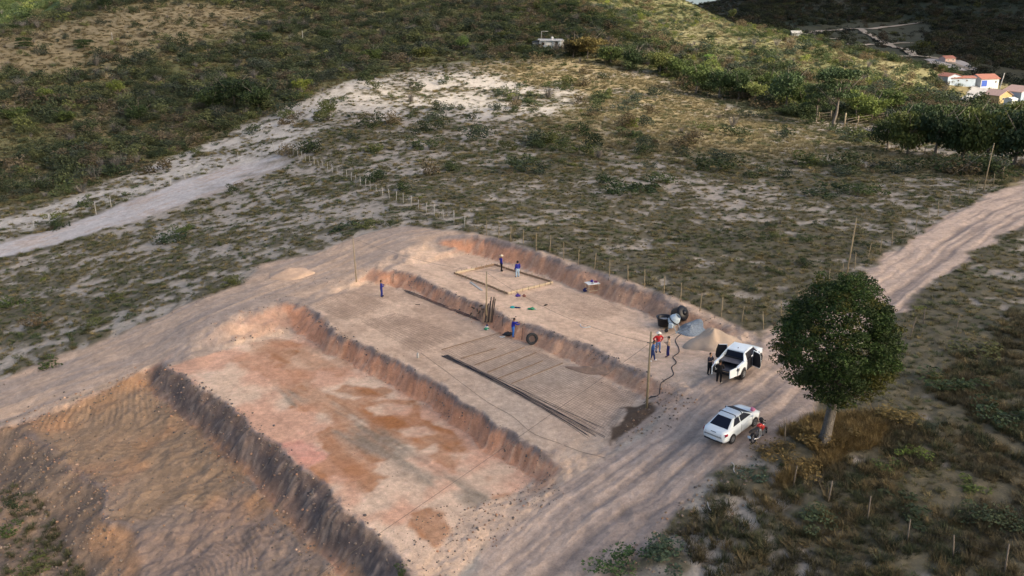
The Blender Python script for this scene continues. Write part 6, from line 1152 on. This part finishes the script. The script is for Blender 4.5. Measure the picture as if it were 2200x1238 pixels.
RC = np.array([(.24,.17,.115),(.19,.14,.105),(.29,.22,.165),(.15,.125,.11),(.30,.18,.11)])
def rocks_in(px, n, s0, s1):
    pl = U(px); x0, y0 = pl.min(0); x1, y1 = pl.max(0); x = rng.uniform(x0, x1, n); y = rng.uniform(y0, y1, n); d, ins = seg_dist(x, y, pl); k = ins; x, y = x[k], y[k]; z = ground_all(x, y)[0]
    s_ = s0+(s1-s0)*rng.uniform(0, 1, len(x))**3.5; return np.stack([x, y, z-.02], -1), s_
pp = [rocks_in([(-60,1000),(60,940),(130,1000),(225,1050),(250,1150),(290,1240),(200,1330),(-60,1330)], 5200, .04, .26),
      rocks_in([(60,900),(330,800),(440,900),(600,1080),(760,1238),(300,1300),(225,1060),(110,960)], 3800, .04, .20),
      rocks_in([(640,660),(930,825),(1100,940),(1180,985),(1180,960),(1080,900),(900,780),(680,650)], 1200, .03, .14),
      rocks_in([(345,790),(494,880),(640,1007),(858,1214),(820,1238),(600,1020),(420,860)], 1600, .04, .20),
      rocks_in([(1400,820),(1500,860),(1450,920),(1310,965),(1380,870)], 900, .04, .22), rocks_in([(1480,1050),(1640,960),(1600,1080),(1460,1238),(1300,1238)], 1400, .03, .22),
      rocks_in([(0,800),(400,640),(560,570),(560,590),(400,665),(0,830)], 1000, .04, .18), rocks_in([(560,650),(640,630),(760,600),(800,580),(830,560),(640,600),(540,640)], 500, .03, .15),
      rocks_in([(900,1100),(1080,1060),(1180,1010),(1220,1060),(1100,1150),(980,1238),(860,1238)], 1500, .03, .16), rocks_in([(560,800),(1000,1080),(900,1200),(480,840)], 500, .03, .09)]
rp = np.concatenate([p[0] for p in pp]); rs_ = np.concatenate([p[1] for p in pp]); rt = RC[rng.integers(0, 5, len(rp))]*rng.uniform(.7, 1.2, len(rp))[:,None]; big = np.argsort(-rs_)[:60]; rest = np.ones(len(rp), bool); rest[big] = False
scatter('pebbles', rp[rest], np.stack([rs_[rest]]*3, -1), rng.integers(0, 4, rest.sum()), rt[rest], ROCKC, 'loose stones and clods strewn over the dug ground')
def clods(keys, n, s0, s1, spread, cols):
    P_ = []; 
    for key in keys:
        L_ = [P(*q) for q in LINES[key]]; ln = [math.dist(a[:2], b[:2]) for a, b in zip(L_, L_[1:])]; tot = sum(ln)
        for i in range(int(n*tot)):
            t = random.uniform(0, tot); k = 0
            while t > ln[k] and k < len(ln)-1: t -= ln[k]; k += 1
            u_ = t/ln[k]; P_.append((L_[k][0]*(1-u_)+L_[k+1][0]*u_+random.gauss(0, spread), L_[k][1]*(1-u_)+L_[k+1][1]*u_+random.gauss(0, spread)))
    P_ = np.array(P_); z = ground_all(P_[:,0], P_[:,1])[0]; s_ = s0+(s1-s0)*rng.uniform(0, 1, len(P_))**3
    return np.column_stack([P_, z]), s_, np.array(cols)[rng.integers(0, len(cols), len(P_))]*rng.uniform(.7, 1.25, len(P_))[:,None]
DK = [(.13,.11,.10),(.19,.15,.12),(.27,.19,.14),(.11,.095,.09)]; OR = [(.46,.24,.14),(.40,.25,.17),(.30,.18,.12),(.5,.33,.23)]
cl = [clods(('low_top','mid_top'), 9, .04, .22, .22, DK), clods(('edge_top',), 14, .05, .26, .4, DK), clods(('back_top',), 4, .04, .18, .3, DK), clods(('edge_toe',), 16, .05, .26, .8, DK+OR), clods(('low_toe','mid_toe','back_toe'), 8, .03, .18, .3, OR), clods(('pit_back_top','pit_back_toe','bank'), 10, .04, .22, .7, OR+DK), clods(('rim','crest'), 20, .05, .24, .9, OR+DK)]
cp = np.concatenate([c[0] for c in cl]); cs = np.concatenate([c[1] for c in cl]); scatter('clods', cp, np.stack([cs, cs, cs*.8], -1), rng.integers(0, 4, len(cp)), np.concatenate([c[2] for c in cl]), ROCKC, 'broken clods of earth along the edges and feet of the cut banks')
for i in big:
    o = bpy.data.objects.new('rock', ROCKS[i % 4]); COL.objects.link(o); o.location = rp[i]; o.scale = (rs_[i],)*3; o.rotation_euler = (0,0,float(rng.uniform(0,6))); o['tint'] = [float(v) for v in rt[i]]
    x_, y_ = proj(*rp[i]); tag(o, 'brown stone lying %s' % ('in the rubble at the lower left' if x_ < 320 and y_ > 900 else 'on the loose soil of the dug area' if x_ < 900 else 'on the bare ground at the road edge'), 'stone', 'stones scattered on the dug ground')
def bush(label, px, py, wm, hm, tint, ix=0, grp=None, name='shrub'):
    p = at(px, py); o = bpy.data.objects.new(name, SHRUBS[ix]); COL.objects.link(o); o.location = p-Vector((0,0,.1)); o.scale = (wm,wm*.85,hm); o.rotation_euler = (0,0,random.uniform(0,6)); o['tint'] = list(tint); tag(o, label, 'shrub', grp)
B_ = [(375,520,3.4,1.9,DG,'dark green bush with a light green top left of the terraces'),(395,500,2.4,1.6,MG,'brighter green bush at the right of the dark bush left of the terraces'),(1330,420,4.4,2.2,DG,'large dark bush in the middle of the fenced field, left part'),(1390,405,4.6,2.4,DG,'large dark bush in the middle of the fenced field, right part'),(1430,392,3.2,1.8,MG,'green bush at the right end of the big dark bushes'),
 (1300,395,3.0,1.6,DG,'dark bush just above the big pair of field bushes'),(1750,420,3.6,1.6,DG,'dark bush at the left of the group near the right road fence'),(1800,415,4.0,1.9,DG,'dark bush in the middle of the group near the right road fence'),(1855,418,3.4,1.7,MG,'green bush at the right of the group near the right road fence'),(740,492,3.2,1.3,DG,'low dark bush by the pale fence'),(790,490,2.8,1.1,OG,'low olive bush by the pale fence'),(870,408,2.2,1.4,DG,'small dark bush right beside the pale fence posts'),
 (20,660,2.8,1.7,MG,'bright green bush at the left picture edge above the track'),(85,700,2.6,1.3,BR,'brownish bush beside the bright green bush at the left edge'),(205,700,2.0,1.0,OG,'olive bush in the sandy scrub left of the track'),(110,780,2.2,1.1,MG,'green bush above the lower end of the track'),(140,1000,.01,.01,DG,''),
 (505,612,1.8,1.0,OG,'olive bush close above the hauling track'),(250,640,2.2,1.0,OG,'low olive bush in the sandy scrub centre'),(1012,262,1.6,2.4,(.02,.035,.015),'small narrow black green bush standing in the sandy patch'),(1108,240,1.5,1.9,DG,'narrow dark bush at the right side of the sandy patch'),(1125,185,2.4,2.0,DG,'dark bush at the upper edge of the sandy patch'),(1178,188,2.4,2.0,MG,'green bush right of the dark bush above the sandy patch'),(1215,186,4.6,3.0,OG,'olive bush group in the golden grass'),(1290,210,4.0,1.6,MG,'low green bush in the golden grass'),
 (1960,985,1.3,.9,(.13,.17,.04),'bright green small bush in the brown grass at lower right'),(1900,1005,1.2,.6,(.10,.14,.04),'low green sprig left of the bright green bush'),(2080,1040,1.5,.8,(.12,.15,.04),'yellow green bush right of the bright green bush'),(1330,1225,2.6,1.2,(.05,.085,.03),'green bush at the bottom edge beside the road'),(1440,1190,2.4,1.0,(.05,.075,.045),'grey green bush right of the bottom edge bush'),(1620,1030,1.6,.8,(.06,.09,.06),'grey green bush below the motorcycle'),
 (1700,1010,2.2,1.0,(.17,.12,.045),'dry golden brown bush below the large tree'),(1740,950,2.0,1.0,(.19,.135,.05),'dry golden grass clump left of the large trunk'),(1830,935,2.0,.9,(.18,.13,.05),'dry golden grass clump right of the large trunk'),(1660,975,1.8,1.0,(.14,.10,.04),'brown dry bush right of the motorcycle'),(1910,900,2.6,1.1,(.17,.125,.045),'dry golden bush right of the large tree crown'),
 (2120,760,2.8,1.1,(.10,.10,.035),'olive bush in the rough ground at the right edge'),(2050,830,3.0,1.2,(.045,.065,.025),'dark bush in the rough ground right of the large tree'),(2150,900,3.2,1.3,(.04,.06,.025),'large dark bush at the right edge'),(1960,1100,2.6,1.0,(.05,.065,.03),'dark bush among the leaning grey stakes'),(2150,1120,2.6,1.0,(.05,.065,.03),'dark bush at the right end of the leaning stakes'),(1770,1120,2.0,.8,(.06,.08,.04),'low dark bush below the leaning stakes'),
 (12,1150,1.8,1.0,MG,'green bush at the lower left picture edge'),(40,1090,1.4,.8,DG,'dark bush in the hollow at the lower left'),(70,1225,2.0,.8,OG,'olive bush at the lower left corner'),(865,1228,.9,.5,MG,'small green weed at the end of the lower terrace edge')]
for i, (a, b, c, d, t, lb) in enumerate(B_):
    if lb: bush(lb, a, b, c*1.15, d*1.1, t, i % 6)
# tall dry grass clumps of the rough ground at the right and golden grass near the big tree
TT = []
for px, n, s_, t in (([(1640,985),(1700,930),(1760,900),(1880,890),(1960,840),(2200,640),(2260,700),(2260,1260),(1330,1260),(1480,1110),(1560,1040)], 5200, (.35,.95), None),([(1600,1010),(1680,930),(1760,895),(1900,890),(1900,950),(1780,1000),(1690,1040)], 900, (.5,1.1), (.22,.155,.065)),([(-20,1010),(60,1040),(120,1120),(170,1200),(240,1300),(-60,1300)], 600, (.3,.7), (.10,.10,.05))):
    pl = U(px); x0, y0 = pl.min(0); x1, y1 = pl.max(0); x = rng.uniform(x0, x1, n*2); y = rng.uniform(y0, y1, n*2); d, ins = seg_dist(x, y, pl); k = ins & (fbm(x, y, 4, 3, 61) > .46); x, y = x[k], y[k]; z = ground_all(x, y)[0]
    w_ = rng.uniform(s_[0], s_[1], len(x)); tt = (np.array([(.085,.075,.042),(.125,.10,.055),(.06,.068,.034),(.17,.13,.065)])[np.clip((fbm(x, y, 3, 2, 9)*7-1.7+rng.uniform(-.8,.8,len(x))).astype(int), 0, 3)] if t is None else np.array([t]))*rng.uniform(.7,1.25,len(x))[:,None]
    TT.append((np.stack([x, y, z-.03], -1), np.stack([w_, w_, w_*rng.uniform(.7,1.2,len(x))], -1), rng.integers(0,4,len(x)), tt))
TT = [np.concatenate(q) for q in zip(*TT)]; scatter('tall_grass', TT[0], TT[1], TT[2], TT[3], PROTO2, 'tall dry grass covering the rough ground at the right of the road')
